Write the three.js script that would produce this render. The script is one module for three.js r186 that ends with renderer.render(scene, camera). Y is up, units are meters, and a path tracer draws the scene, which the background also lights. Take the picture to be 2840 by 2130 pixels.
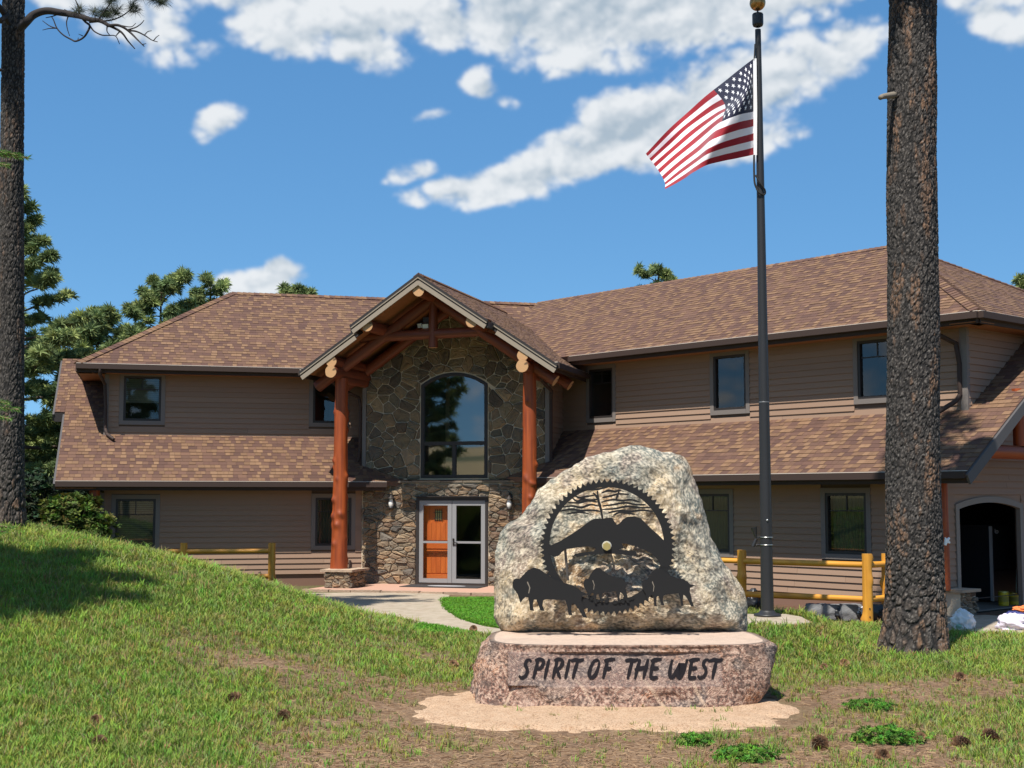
import * as THREE from 'three';
import { mergeGeometries, mergeVertices } from 'three/addons/utils/BufferGeometryUtils.js';

// ---------------------------------------------------------------- camera, sky, sun, exposure
const scene = new THREE.Scene();
const camera = new THREE.PerspectiveCamera(31.62, 4 / 3, 0.1, 4000);
camera.position.set(0, 2.16, 0);
camera.rotation.set(THREE.MathUtils.degToRad(4.79), 0, 0);
const renderer = new THREE.WebGLRenderer({ antialias: true });
renderer.toneMapping = THREE.LinearToneMapping;
renderer.toneMappingExposure = 1.3;
renderer.shadowMap.enabled = true;
const SUN = new THREE.Vector3(-0.222, 0.866, 0.448).normalize();
const sun = new THREE.DirectionalLight(new THREE.Color(1, 0.945, 0.86), 5);
sun.position.copy(SUN).multiplyScalar(90).add(new THREE.Vector3(0, 0, -22));
sun.target.position.set(0, 0, -22);
sun.castShadow = true; sun.shadow.radius = 1;
sun.shadow.mapSize.set(4096, 4096);
Object.assign(sun.shadow.camera, { left: -30, right: 30, top: 30, bottom: -30, near: 1, far: 200 });
scene.add(sun, sun.target);

// ---------------------------------------------------------------- numbers
let seedState = 20240611;
const rng = () => { seedState = (seedState + 0x6d2b79f5) | 0; let t = Math.imul(seedState ^ (seedState >>> 15), 1 | seedState); t = (t + Math.imul(t ^ (t >>> 7), 61 | t)) ^ t; return ((t ^ (t >>> 14)) >>> 0) / 4294967296; };
const reseed = (s) => { seedState = s | 0; };
const rr = (a, b) => a + (b - a) * rng();
const pick = (a) => a[Math.floor(rng() * a.length)];
const V = (x, y, z) => new THREE.Vector3(x, y, z);
const D2R = Math.PI / 180;
const clamp = (x, a = 0, b = 1) => Math.min(b, Math.max(a, x));
const ss = (a, b, x) => { const t = clamp((x - a) / (b - a)); return t * t * (3 - 2 * t); };
const lerp = (a, b, t) => a + (b - a) * t;
const mix3 = (a, b, t) => [lerp(a[0], b[0], t), lerp(a[1], b[1], t), lerp(a[2], b[2], t)];
const PERM = new Uint8Array(512);
{ reseed(99); const p = [...Array(256).keys()]; for (let i = 255; i > 0; i--) { const j = Math.floor(rng() * (i + 1)); [p[i], p[j]] = [p[j], p[i]]; } for (let i = 0; i < 512; i++) PERM[i] = p[i & 255]; }
const grad = (h, x, y, z) => { const u = (h & 8) ? y : x, v = (h & 4) ? ((h & 9) === 8 ? x : z) : y; return ((h & 1) ? -u : u) + ((h & 2) ? -v : v); };
function noise(x, y, z) {
  const X0 = Math.floor(x), Y0 = Math.floor(y), Z0 = Math.floor(z); x -= X0; y -= Y0; z -= Z0;
  const X = X0 & 255, Y = Y0 & 255, Z = Z0 & 255, u = x * x * x * (x * (x * 6 - 15) + 10), v = y * y * y * (y * (y * 6 - 15) + 10), w = z * z * z * (z * (z * 6 - 15) + 10);
  const A = PERM[X] + Y, AA = PERM[A] + Z, AB = PERM[A + 1] + Z, B = PERM[X + 1] + Y, BA = PERM[B & 511] + Z, BB = PERM[(B + 1) & 511] + Z;
  const P = (i) => PERM[i & 511];
  return lerp(lerp(lerp(grad(P(AA), x, y, z), grad(P(BA), x - 1, y, z), u), lerp(grad(P(AB), x, y - 1, z), grad(P(BB), x - 1, y - 1, z), u), v),
    lerp(lerp(grad(P(AA + 1), x, y, z - 1), grad(P(BA + 1), x - 1, y, z - 1), u), lerp(grad(P(AB + 1), x, y - 1, z - 1), grad(P(BB + 1), x - 1, y - 1, z - 1), u), v), w);
}
function fbm(x, y, z, o = 4) { let s = 0, a = 0.5, f = 1; for (let i = 0; i < o; i++) { s += a * noise(x * f + i * 17.3, y * f + i * 5.1, z * f - i * 9.7); f *= 2.03; a *= 0.5; } return s; }
const h3 = (x, y, z) => { let n = Math.imul(x, 374761393) ^ Math.imul(y, 668265263) ^ Math.imul(z, 2147483647 - 1274126177); n = Math.imul(n ^ (n >>> 13), 1274126177); return ((n ^ (n >>> 16)) >>> 0) / 4294967296; };
function cell(x, y, z) {           // nearest two feature points: [f1, f2, id]
  const X = Math.floor(x), Y = Math.floor(y), Z = Math.floor(z); let f1 = 9, f2 = 9, id = 0;
  for (let i = -1; i < 2; i++) for (let j = -1; j < 2; j++) for (let k = -1; k < 2; k++) {
    const a = X + i, b = Y + j, c = Z + k, q = h3(a, b, c), dx = a + q - x, dy = b + h3(b, c, a + 7) - y, dz = c + h3(c + 3, a, b) - z, d = dx * dx + dy * dy + dz * dz;
    if (d < f1) { f2 = f1; f1 = d; id = h3(a + 11, b, c + 5); } else if (d < f2) f2 = d;
  }
  return [Math.sqrt(f1), Math.sqrt(f2), id];
}

// ---------------------------------------------------------------- sky: air and clouds, computed for every direction
{
  const W = 4096, H = 2048, data = new Float32Array(W * H * 4);
  // clouds in view: azimuth and elevation in degrees, half widths, tilt, strength
  const C = [
    [-18.0, 20.3, 4.0, 1.5, -8, 0.85], [-16.0, 19.1, 2.9, 1.3, -22, 0.7], [-14.2, 20.6, 3.0, 1.0, 0, 0.7],
    [-9.6, 19.8, 2.9, 1.6, -10, 1.15], [-6.6, 19.0, 2.3, 1.3, -20, 1.1], [-11.5, 20.6, 3.5, 1.0, 0, 0.9], [-5.2, 19.9, 2.2, 1.3, 0, 0.9],
    [-1.0, 19.6, 4.0, 1.25, -2, 1.0], [3.0, 19.4, 4.6, 1.9, -3, 1.2], [8.0, 19.9, 5, 1.8, 4, 1.15], [12.6, 20.4, 3.8, 1.3, 10, 0.95], [1.0, 21.6, 17, 1.7, 0, 1.1], [4.5, 20.3, 9, 1.5, 2, 1.0],
    [-0.4, 13.1, 3.4, 0.8, 6, 1.1], [2.2, 14.1, 2.9, 1.2, 18, 1.25], [4.4, 15.3, 2.7, 1.5, 26, 1.25], [6.8, 15.4, 3.2, 1.9, 10, 1.25], [9.2, 16.6, 3.2, 1.8, 12, 1.15], [11.8, 17.2, 3.0, 1.5, 18, 1.0], [14.0, 17.9, 2.2, 1.1, 24, 0.85], [9.9, 14.8, 2.6, 0.9, 14, 0.8], [-2.9, 12.9, 1.5, 0.5, 14, 0.85],
    [-12.5, 15.3, 0.9, 0.5, 30, 0.62], [-0.9, 17.0, 1.2, 0.42, -22, 0.62], [-3.4, 16.1, 0.85, 0.22, 0, 0.5], [-4.3, 13.5, 0.95, 0.42, 16, 0.75],
    [-10.6, 8.9, 1.7, 0.6, 4, 1.0], [-9.6, 9.3, 0.9, 0.5, 0, 0.95],
    [20.1, 18.6, 1.7, 0.75, -26, 0.85], [21.2, 20.2, 1.5, 1.3, 30, 0.9], [23, 18.5, 2.4, 1.2, 10, 0.9], [18.6, 19.4, 1.0, 0.5, -35, 0.5],
  ].map(([a, e, w, h, t, k]) => ({ a, e, w, h, c: Math.cos(t * D2R), s: Math.sin(t * D2R), k }));
  const out = [0, 0, 0];
  for (let j = 0; j < H; j++) {
    const el = ((j + 0.5) / H - 0.5) * 180, y = Math.sin(el * D2R), cy = Math.cos(el * D2R);
    const up = clamp(el / 90);
    const g = Math.pow(1 - up, 5), g2 = Math.exp(-Math.max(el, 0) / 7);
    // clear air: deep blue overhead, paler and brighter towards the horizon
    const k0 = 0.42 + 0.58 * Math.pow(1 - up, 2.2), air = [(0.1 + 0.17 * g2) * k0, (0.285 + 0.29 * g2) * k0, (0.61 + 0.23 * g2) * k0];
    for (let i = 0; i < W; i++) {
      const o = (j * W + i) * 4, ph = ((i + 0.5) / W - 0.5) * 2 * Math.PI, x = Math.cos(ph) * cy, z = Math.sin(ph) * cy;
      if (el < -1.5) { data[o] = 0.17; data[o + 1] = 0.2; data[o + 2] = 0.14; data[o + 3] = 1; continue; }
      const glow = Math.pow(clamp(x * SUN.x + y * SUN.y + z * SUN.z), 8) * 0.25;
      out[0] = air[0] + glow; out[1] = air[1] + glow; out[2] = air[2] + glow * 0.9;
      const az = Math.atan2(x, -z) / D2R;
      let d = -1, thick = 0;
      const near = az > -30 && az < 30 && el < 27 && el > -2, edge = ss(23, 30, Math.abs(az)) + ss(23, 30, el);
      if (near) {
        const wx = fbm(az * 0.35, el * 0.5, 3.1, 3) * 1.1, wy = fbm(az * 0.35 + 9, el * 0.5, 7.7, 3) * 0.7;
        for (const c of C) {
          const dx = az + wx - c.a, dy = el + wy - c.e; if (Math.abs(dx) > c.w * 1.6 || Math.abs(dy) > c.w * 1.2 + c.h) continue;
          const u = (dx * c.c + dy * c.s) / c.w, v = (-dx * c.s + dy * c.c) / c.h, q = c.k * (1 - u * u - v * v * (v < 0 ? 1.15 : 0.8)); if (q > d) d = q;
          if (q > 0) thick += q;
        }
      }
      if (edge > 0 && el > 2) {     // scattered clouds in the rest of the sky
        const k = 1 / (y + 0.16), n = fbm(x * k * 1.15 + 4, z * k * 1.15, 2.2, near ? 3 : 5);
        d = Math.max(d, (n * 3.2 - 0.85) * clamp(edge) * ss(2, 10, el));
        thick = Math.max(thick, d);
      }
      if (d > -1.0) {
        const puff = (a, e) => { let s = 0, k = 0.5, q = 0.42; for (let n = 0; n < 5; n++) { s += k * (Math.abs(noise(a * q + n * 9.1, e * q * 1.25, 3.3 + n)) * 2.2 - 0.52); q *= 2.1; k *= 0.56; } return s; };
        const f = fbm(az * 0.4, el * 0.62, 1.7, 4), b = puff(az, el), f2 = fbm(az * 2.6 + 3, el * 3.2, 5.2, 3), b2 = near ? puff(az - 0.32, el + 0.42) : b;
        const den = d + f * 0.75 + b * 1.05 + f2 * 0.22 + 0.1;
        let a = ss(-0.3, 0.72, den) * 0.96; a = lerp(a, a * a, 0.35);
        if (a > 0) {
          const lit = clamp(0.74 + (b - b2) * 0.85 + f * 0.5 + f2 * 0.2 - ss(0.9, 2.6, thick) * 0.42);
          const cl = mix3([0.33, 0.4, 0.465], [0.66, 0.68, 0.695], lit);
          for (let c = 0; c < 3; c++) out[c] = lerp(out[c], cl[c], a);
        }
      }
      data[o] = out[0]; data[o + 1] = out[1]; data[o + 2] = out[2]; data[o + 3] = 1;
    }
  }
  const sky = new THREE.DataTexture(data, W, H, THREE.RGBAFormat, THREE.FloatType);
  sky.mapping = THREE.EquirectangularReflectionMapping; sky.magFilter = THREE.LinearFilter; sky.minFilter = THREE.LinearFilter;
  sky.wrapS = THREE.RepeatWrapping; sky.needsUpdate = true;
  scene.background = sky; scene.environment = sky;
}

// ---------------------------------------------------------------- helpers
const usedNames = new Map();
function numbered(name) { const n = usedNames.get(name) || 0; usedNames.set(name, n + 1); return n ? name + '_' + String(n).padStart(3, '0') : name; }
function mat(rgb, rough = 0.8, opts = {}) { const m = new THREE.MeshStandardMaterial({ roughness: rough, metalness: opts.metal || 0, side: THREE.DoubleSide }); m.color.setRGB(...rgb); if (opts.vc) m.vertexColors = true; if (opts.map) m.map = opts.map; if (opts.bump) { m.bumpMap = opts.bump; m.bumpScale = opts.bs ?? 0.004; } if (opts.flat) m.flatShading = true; return m; }
function tag(o, label, category, group, kind) { if (label) o.userData.label = label; if (category) o.userData.category = category; if (group) o.userData.group = group; if (kind) o.userData.kind = kind; return o; }
function thing(name, pos, label, category, group) { const g = new THREE.Group(); g.name = numbered(name); g.position.copy(pos); scene.add(g); return tag(g, label, category, group); }
function base(o) { const p = V(0, 0, 0); for (let q = o; q && q !== scene; q = q.parent) p.add(q.position); return p; }
function mesh(name, geo, material, parent) {    // geometry given in world coordinates
  if (Array.isArray(geo)) geo = geo.length > 1 ? mergeGeometries(geo.map(plain)) : geo[0];
  const m = new THREE.Mesh(geo, material); m.castShadow = m.receiveShadow = true;
  if (parent) { const p = base(parent); geo.translate(-p.x, -p.y, -p.z); m.name = name; parent.add(m); } else { m.name = numbered(name); scene.add(m); }
  return m;
}
const plain = (g) => { g = g.index ? g.toNonIndexed() : g; for (const k of Object.keys(g.attributes)) if (!['position', 'normal', 'uv', 'color'].includes(k)) g.deleteAttribute(k); if (!g.attributes.uv) g.setAttribute('uv', new THREE.BufferAttribute(new Float32Array(g.attributes.position.count * 2), 2)); return g; };
function tint(g, f) { const p = g.attributes.position, c = new Float32Array(p.count * 3); for (let i = 0; i < p.count; i++) { const q = f(p.getX(i), p.getY(i), p.getZ(i), i); c[i * 3] = q[0]; c[i * 3 + 1] = q[1]; c[i * 3 + 2] = q[2]; } g.setAttribute('color', new THREE.BufferAttribute(c, 3)); return g; }
function geoFrom(pos, col, uv, idx) { const g = new THREE.BufferGeometry(); g.setAttribute('position', new THREE.Float32BufferAttribute(pos, 3)); if (col) g.setAttribute('color', new THREE.Float32BufferAttribute(col, 3)); g.setAttribute('uv', new THREE.Float32BufferAttribute(uv || new Float32Array(pos.length / 3 * 2), 2)); if (idx) g.setIndex(idx); g.computeVertexNormals(); return g; }
class Frame {      // local axes: s along the wall to the right, y up, o outwards
  constructor(o, deg) { this.o = o; this.rot = deg * D2R; this.m = new THREE.Matrix4().makeRotationY(this.rot).setPosition(o); this.inv = this.m.clone().invert(); }
  p(s, y, o) { return V(s, y, o).applyMatrix4(this.m); }
  loc(p) { return p.clone().applyMatrix4(this.inv); }
  box(s0, s1, y0, y1, o0, o1) { const g = new THREE.BoxGeometry(Math.abs(s1 - s0), Math.abs(y1 - y0), Math.abs(o1 - o0)); g.translate((s0 + s1) / 2, (y0 + y1) / 2, (o0 + o1) / 2); return g.applyMatrix4(this.m); }
  put(g) { return g.applyMatrix4(this.m); }
}
function bar(a, b, w, h, up = V(0, 1, 0)) {     // a beam from a to b, w across and h along "up"
  const d = b.clone().sub(a), L = d.length(); d.normalize(); const x = new THREE.Vector3().crossVectors(up, d).normalize(), y = new THREE.Vector3().crossVectors(d, x);
  const g = new THREE.BoxGeometry(w, h, L); return g.applyMatrix4(new THREE.Matrix4().makeBasis(x, y, d).setPosition(a.clone().add(b).multiplyScalar(0.5)));
}
function tube(pts, r0, r1 = r0, seg = 24, rad = 6, closed = false) {   // tapered tube through points, capped
  const c = new THREE.CatmullRomCurve3(pts, closed, 'centripetal'), F = c.computeFrenetFrames(seg, false), pos = [], idx = [], uv = [];
  for (let i = 0; i <= seg; i++) { const t = i / seg, p = c.getPointAt(t), r = lerp(r0, r1, t); for (let j = 0; j <= rad; j++) { const a = j / rad * Math.PI * 2, q = p.clone().addScaledVector(F.normals[i], Math.cos(a) * r).addScaledVector(F.binormals[i], Math.sin(a) * r); pos.push(q.x, q.y, q.z); uv.push(j / rad, t); } }
  for (let i = 0; i < seg; i++) for (let j = 0; j < rad; j++) { const a = i * (rad + 1) + j, b = a + rad + 1; idx.push(a, b, a + 1, b, b + 1, a + 1); }
  for (const [ring, flip] of [[0, 1], [seg, 0]]) { const p = c.getPointAt(ring / seg), k = pos.length / 3; pos.push(p.x, p.y, p.z); uv.push(0, 0); for (let j = 0; j < rad; j++) { const a = ring * (rad + 1) + j; flip ? idx.push(k, a, a + 1) : idx.push(k, a + 1, a); } }
  return geoFrom(pos, null, uv, idx);
}
// a round log between two points: slight bends, knots and grain; colour per vertex
function logGeo(a, b, r0, r1, o = {}) {
  const d = b.clone().sub(a), L = d.length(); d.normalize();
  const x = Math.abs(d.y) > 0.9 ? V(1, 0, 0) : V(0, 1, 0); x.addScaledVector(d, -x.dot(d)).normalize(); const y = new THREE.Vector3().crossVectors(d, x);
  const rad = o.rad || 22, seg = o.seg || Math.max(6, Math.round(L / (o.step || 0.09))), pos = [], col = [], idx = [], k0 = rng() * 100, knots = [];
  for (let i = 0; i < (o.knots || 0); i++) knots.push([rng() * L, rng() * 6.283, rr(0.05, 0.1), rr(0.02, 0.055)]);
  const c0 = o.c0 || [0.27, 0.07, 0.025], c1 = o.c1 || [0.15, 0.035, 0.015];
  for (let i = 0; i <= seg; i++) {
    const t = i / seg, l = t * L;
    for (let j = 0; j <= rad; j++) {
      const an = (j % rad) / rad * 6.28318, cx = Math.cos(an), sx = Math.sin(an); let r = lerp(r0, r1, t) * (1 + 0.05 * noise(cx * 1.3 + k0, sx * 1.3, l * 1.4) + 0.025 * noise(cx * 3 + k0, sx * 3, l * 5)), kd = 0;
      if (o.flare) r *= 1 + o.flare * Math.pow(1 - t, 6);
      for (const [kl, ka, ks, kh] of knots) { let da = Math.abs(an - ka); if (da > Math.PI) da = 6.28318 - da; const q = ((l - kl) / ks) ** 2 + (da * r0 / ks) ** 2; if (q < 4) { r += kh * Math.exp(-q * 1.6); kd = Math.max(kd, Math.exp(-q * 3)); } }
      const p = a.clone().addScaledVector(d, l).addScaledVector(x, cx * r).addScaledVector(y, sx * r);
      pos.push(p.x, p.y, p.z);
      const gr = clamp(0.5 + 0.9 * noise(cx * 5 + k0, sx * 5, l * 0.8) + 0.5 * noise(cx * 14, sx * 14 + k0, l * 2)), c = mix3(c0, c1, clamp(gr * 0.9 + kd * 0.6)); col.push(...c);
    }
  }
  for (let i = 0; i < seg; i++) for (let j = 0; j < rad; j++) { const p = i * (rad + 1) + j, q = p + rad + 1; idx.push(p, p + 1, q, q, p + 1, q + 1); }
  const g = geoFrom(pos, col, null, idx);
  // close the seam of the normals
  const n = g.attributes.normal; for (let i = 0; i <= seg; i++) { const p = i * (rad + 1), q = p + rad; const v = V(n.getX(p) + n.getX(q), n.getY(p) + n.getY(q), n.getZ(p) + n.getZ(q)).normalize(); n.setXYZ(p, v.x, v.y, v.z); n.setXYZ(q, v.x, v.y, v.z); }
  return g;
}
function discGeo(c, dir, r, c0, c1, wob = 0.06) {      // sawn end of a log with its rings
  const d = dir.clone().normalize(), x = Math.abs(d.y) > 0.9 ? V(1, 0, 0) : V(0, 1, 0); x.addScaledVector(d, -x.dot(d)).normalize(); const y = new THREE.Vector3().crossVectors(d, x), pos = [], col = [], idx = [], k = rng() * 50, N = 26, M = 9;
  pos.push(c.x, c.y, c.z); col.push(...c1);
  for (let i = 1; i <= M; i++) for (let j = 0; j < N; j++) { const a = j / N * 6.28318, q = r * i / M * (1 + wob * noise(Math.cos(a) * 1.5 + k, Math.sin(a) * 1.5, 1)), p = c.clone().addScaledVector(x, Math.cos(a) * q).addScaledVector(y, Math.sin(a) * q); pos.push(p.x, p.y, p.z); const crack = Math.abs(a - 5.2) < 0.13 && i > 3 ? 0.25 : 1; col.push(...mix3(c0, c1, i % 2 ? 0.15 : 0.75).map((v) => v * crack)); }
  for (let j = 0; j < N; j++) idx.push(0, 1 + j, 1 + (j + 1) % N);
  for (let i = 0; i < M - 1; i++) for (let j = 0; j < N; j++) { const a = 1 + i * N + j, b = 1 + i * N + (j + 1) % N; idx.push(a, a + N, b, b, a + N, b + N); }
  return geoFrom(pos, col, null, idx);
}
function clipPoly(poly, a, b, c) {     // keep a*x + b*y <= c
  const out = []; for (let i = 0; i < poly.length; i++) { const p = poly[i], q = poly[(i + 1) % poly.length], dp = a * p[0] + b * p[1] - c, dq = a * q[0] + b * q[1] - c; if (dp <= 0) out.push(p); if ((dp < 0 && dq > 0) || (dp > 0 && dq < 0)) { const t = dp / (dp - dq); out.push([lerp(p[0], q[0], t), lerp(p[1], q[1], t)]); } } return out;
}
const area = (P) => { let s = 0; for (let i = 0; i < P.length; i++) { const p = P[i], q = P[(i + 1) % P.length]; s += p[0] * q[1] - q[0] * p[1]; } return s / 2; };
function px(px_, py_, d) { const f = 2930, p = 4.79 * D2R, x = (px_ - 1106) / f, y = -(py_ - 829.5) / f, c = Math.cos(p), s = Math.sin(p), r = V(x, y * c + s, y * s - c); return V(0, 2.16, 0).addScaledVector(r, d / -r.z); }   // surveyed bearing and distance to a point of the place
function canvasTex(w, h, draw, srgb = true) { const c = document.createElement('canvas'); c.width = w; c.height = h; draw(c.getContext('2d'), w, h); const t = new THREE.CanvasTexture(c); if (srgb) t.colorSpace = THREE.SRGBColorSpace; t.wrapS = t.wrapT = THREE.RepeatWrapping; return t; }
function noiseTex(n, f, lo, hi, seed = 0) { const d = new Uint8Array(n * n * 4); for (let j = 0; j < n; j++) for (let i = 0; i < n; i++) { const a = i / n * 6.28318, b = j / n * 6.28318, R = f / 6.28; const v = clamp(0.5 + fbm(Math.cos(a) * R + seed, Math.sin(a) * R + Math.cos(b) * R, Math.sin(b) * R, 5) * 1.1), q = Math.round(lerp(lo, hi, v) * 255), o = (j * n + i) * 4; d[o] = d[o + 1] = d[o + 2] = q; d[o + 3] = 255; } const t = new THREE.DataTexture(d, n, n); t.magFilter = THREE.LinearFilter; t.wrapS = t.wrapT = THREE.RepeatWrapping; t.needsUpdate = true; return t; }
// ---------------------------------------------------------------- ground
function toeX(d) { return Math.min(-0.55, -2 - 0.42 * (d - 24.5)); }
function H(x, z) {
  const d = -z; let y = 0;
  const t = toeX(d) - x;
  if (t > 0.4) y += 2.12 * (1 - Math.exp(-Math.pow((t - 0.4) / 4.9, 1.35))) * ss(8.5, 22.5, d) * (1 - ss(24.2, 29.5, d) * ss(-26, -12, x));
  const soft = 1 - ss(18.5, 21.5, d) * ss(-9, -1, x);
  y += (0.05 * fbm(x * 0.35, 0, z * 0.35, 3) + 0.014 * fbm(x * 2.4, 3, z * 2.4, 3)) * soft * ss(300, 60, Math.hypot(x, z));
  y += 0.352 * ss(5.1, 4.45, x) * ss(1.4, 2.8, x) * ss(-22.9, -21.3, z) * ss(-17.2, -19.3, z);
  if (d > 60) y += ss(60, 300, d) * 5 * (0.5 + fbm(x * 0.006, 1, z * 0.006, 3));
  return y;
}
const pathEdge = [[-5.2, -30.6], [-1.57, -30.62], [-1.45, -28.5], [-1.26, -26.4], [-0.87, -24.2], [-0.35, -22.75], [0.6, -21.7], [2.2, -21.2], [2.2, -20.2], [0.7, -20.4], [-0.5, -21.6], [-1.5, -23.4], [-2.6, -25.4], [-3.8, -28], [-5.2, -29.6]];
const inPoly = (x, z, P) => { let c = false; for (let i = 0, j = P.length - 1; i < P.length; j = i++) if ((P[i][1] > z) !== (P[j][1] > z) && x < (P[j][0] - P[i][0]) * (z - P[i][1]) / (P[j][1] - P[i][1]) + P[i][0]) c = !c; return c; };
const sandEdge = (x, z) => { const u = (x - 0.95) / 2.15, v = (z + 14.2) / 1.5; const w = 0.3 * noise(x * 1.5, 2, z * 1.5) + 0.22 * noise(x * 4, 4, z * 4) + 0.1 * noise(x * 11, 4, z * 11); return 1 - Math.pow(Math.abs(u), 2.6) - Math.pow(Math.abs(v), 2.6) + w; };
// how much grows: 0 bare litter .. 1 full lawn
function lush(x, z) {
  const d = -z; let g = 0.66 + 0.95 * fbm(x * 0.42, 8, z * 0.42, 3) + 0.75 * fbm(x * 1.6, 3, z * 1.6, 2);
  g += 0.55 * ss(-1.4, -4.5, x);
  g -= 0.85 * Math.exp(-(((x + 0.6) / 1.9) ** 2 + ((d - 13.6) / 1.5) ** 2));
  g -= 0.55 * Math.exp(-(((x - 1.2) / 2.6) ** 2 + ((d - 11.8) / 1.5) ** 2));
  g -= 0.5 * Math.exp(-(((x - 4.4) / 2.2) ** 2 + ((d - 15.4) / 1.6) ** 2));
  g -= 0.55 * Math.exp(-(((x + 3.6) / 1.6) ** 2 + ((d - 16) / 1.1) ** 2)) + 0.4 * Math.exp(-(((x + 5.2) / 1.3) ** 2 + ((d - 20.2) / 1.0) ** 2));
  g -= 0.35 * ss(12.6, 11, d) * ss(-3.6, -1, x); g += 0.65 * ss(16.5, 19.5, d) * ss(2.5, 3.6, x);
  return g;
}
const isIsland = (x, z) => z < -21.6 && z > -29.9 && x > -1.6 && x < 3.6 && !inPoly(x, z, pathEdge);
{
  const ax = [], az = [];
  const warp = (i, n, near, step, far) => { const t = i / n; return t; };
  for (let x = -14; x <= 14.001; x += 0.16) ax.push(x);
  for (let k = 1, x = 14; x < 1800; k++) { x += 0.16 * Math.pow(1.17, k); ax.push(x); ax.unshift(-x); }
  for (let z = -8.5; z >= -32; z -= 0.16) az.push(z);
  for (let k = 1, z = -32; z > -1800; k++) { z -= 0.16 * Math.pow(1.17, k); az.push(z); }
  for (let k = 1, z = -8.5; z < 900; k++) { z += 0.16 * Math.pow(1.2, k); az.unshift(z); }
  const pos = [], col = [], uv = [], idx = [], nx = ax.length;
  for (const z of az) for (const x of ax) {
    pos.push(x, H(x, z), z); uv.push(x / 2.2, z / 2.2);
    const d = -z, l = clamp(lush(x, z)), n = 0.5 + fbm(x * 1.1, 5, z * 1.1, 3);
    let c = mix3(mix3([0.205, 0.135, 0.085], [0.3, 0.215, 0.14], n), [0.1, 0.13, 0.035], l * 0.75);
    if (isIsland(x, z)) c = [0.075, 0.15, 0.02];
    if (d > 23.6 && x > 3.4 && d < 40) c = mix3(c, [0.16, 0.085, 0.055], 0.85);
    if (d > 60 || d < 0 || Math.abs(x) > 16) c = mix3(c, mix3([0.11, 0.13, 0.045], [0.34, 0.27, 0.14], clamp(0.5 + 1.4 * fbm(x * 0.01, 2, z * 0.01, 3))), ss(14, 40, Math.max(Math.abs(x), d > 32 ? d - 20 : 0, -d + 14)));
    col.push(...c);
  }
  for (let j = 0; j < az.length - 1; j++) for (let i = 0; i < nx - 1; i++) { const a = j * nx + i, b = a + nx; idx.push(a, a + 1, b, b, a + 1, b + 1); }
  reseed(5);
  const litter = canvasTex(1024, 1024, (g, w, h) => {
    g.fillStyle = '#c9c2ba'; g.fillRect(0, 0, w, h);
    for (let i = 0; i < 2600; i++) { g.fillStyle = `rgba(${pick(['90,70,55', '225,215,200', '120,95,75', '60,48,40', '200,170,140'])},${rr(0.05, 0.22)})`; g.beginPath(); g.ellipse(rng() * w, rng() * h, rr(3, 26), rr(2, 14), rng() * 3, 0, 7); g.fill(); }
    for (let i = 0; i < 9000; i++) { const x = rng() * w, y = rng() * h, a = rng() * 6.28, l = rr(8, 38); g.strokeStyle = `rgba(${pick(['70,48,34', '240,220,190', '150,105,75', '45,36,30', '205,165,125', '110,85,60'])},${rr(0.25, 0.7)})`; g.lineWidth = rr(0.8, 2.1); g.beginPath(); g.moveTo(x, y); g.quadraticCurveTo(x + Math.cos(a) * l * 0.5 + rr(-4, 4), y + Math.sin(a) * l * 0.5 + rr(-4, 4), x + Math.cos(a) * l, y + Math.sin(a) * l); g.stroke(); }
  });
  const m = new THREE.MeshStandardMaterial({ vertexColors: true, roughness: 1, map: litter, bumpMap: litter, bumpScale: 0.01 }); m.color.setRGB(1.45, 1.45, 1.45);
  tag(mesh('ground', geoFrom(pos, col, uv, idx), m), 'lawn ground with bare patches of brown needle litter', 'ground', null, 'structure');
}
// distant hills beyond the trees
{
  const pos = [], col = [], idx = [], N = 150, M = 26;
  for (let j = 0; j <= M; j++) for (let i = 0; i <= N; i++) {
    const a = (-150 + 300 * i / N) * D2R, r = lerp(210, 900, Math.pow(j / M, 1.3)), x = Math.sin(a) * r, z = -Math.cos(a) * r, t = j / M;
    const y = -2 + (ss(0, 0.55, t) * 34 + 16 * fbm(x * 0.006, 4, z * 0.006, 4) * ss(0, 0.2, t)) * (0.75 + 0.5 * noise(a * 2.1, 1, 2));
    pos.push(x, y, z); const f = fbm(x * 0.013, 1, z * 0.013, 4); col.push(...mix3([0.05, 0.085, 0.03], [0.42, 0.33, 0.17], ss(-0.12, 0.2, f)));
  }
  for (let j = 0; j < M; j++) for (let i = 0; i < N; i++) { const p = j * (N + 1) + i, q = p + N + 1; idx.push(p, q, p + 1, p + 1, q, q + 1); }
  tag(mesh('hills', geoFrom(pos, col, null, idx), mat([1, 1, 1], 1, { vc: true })), 'dry grassy hills far beyond the pines', 'hills', null, 'structure');
}
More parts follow.
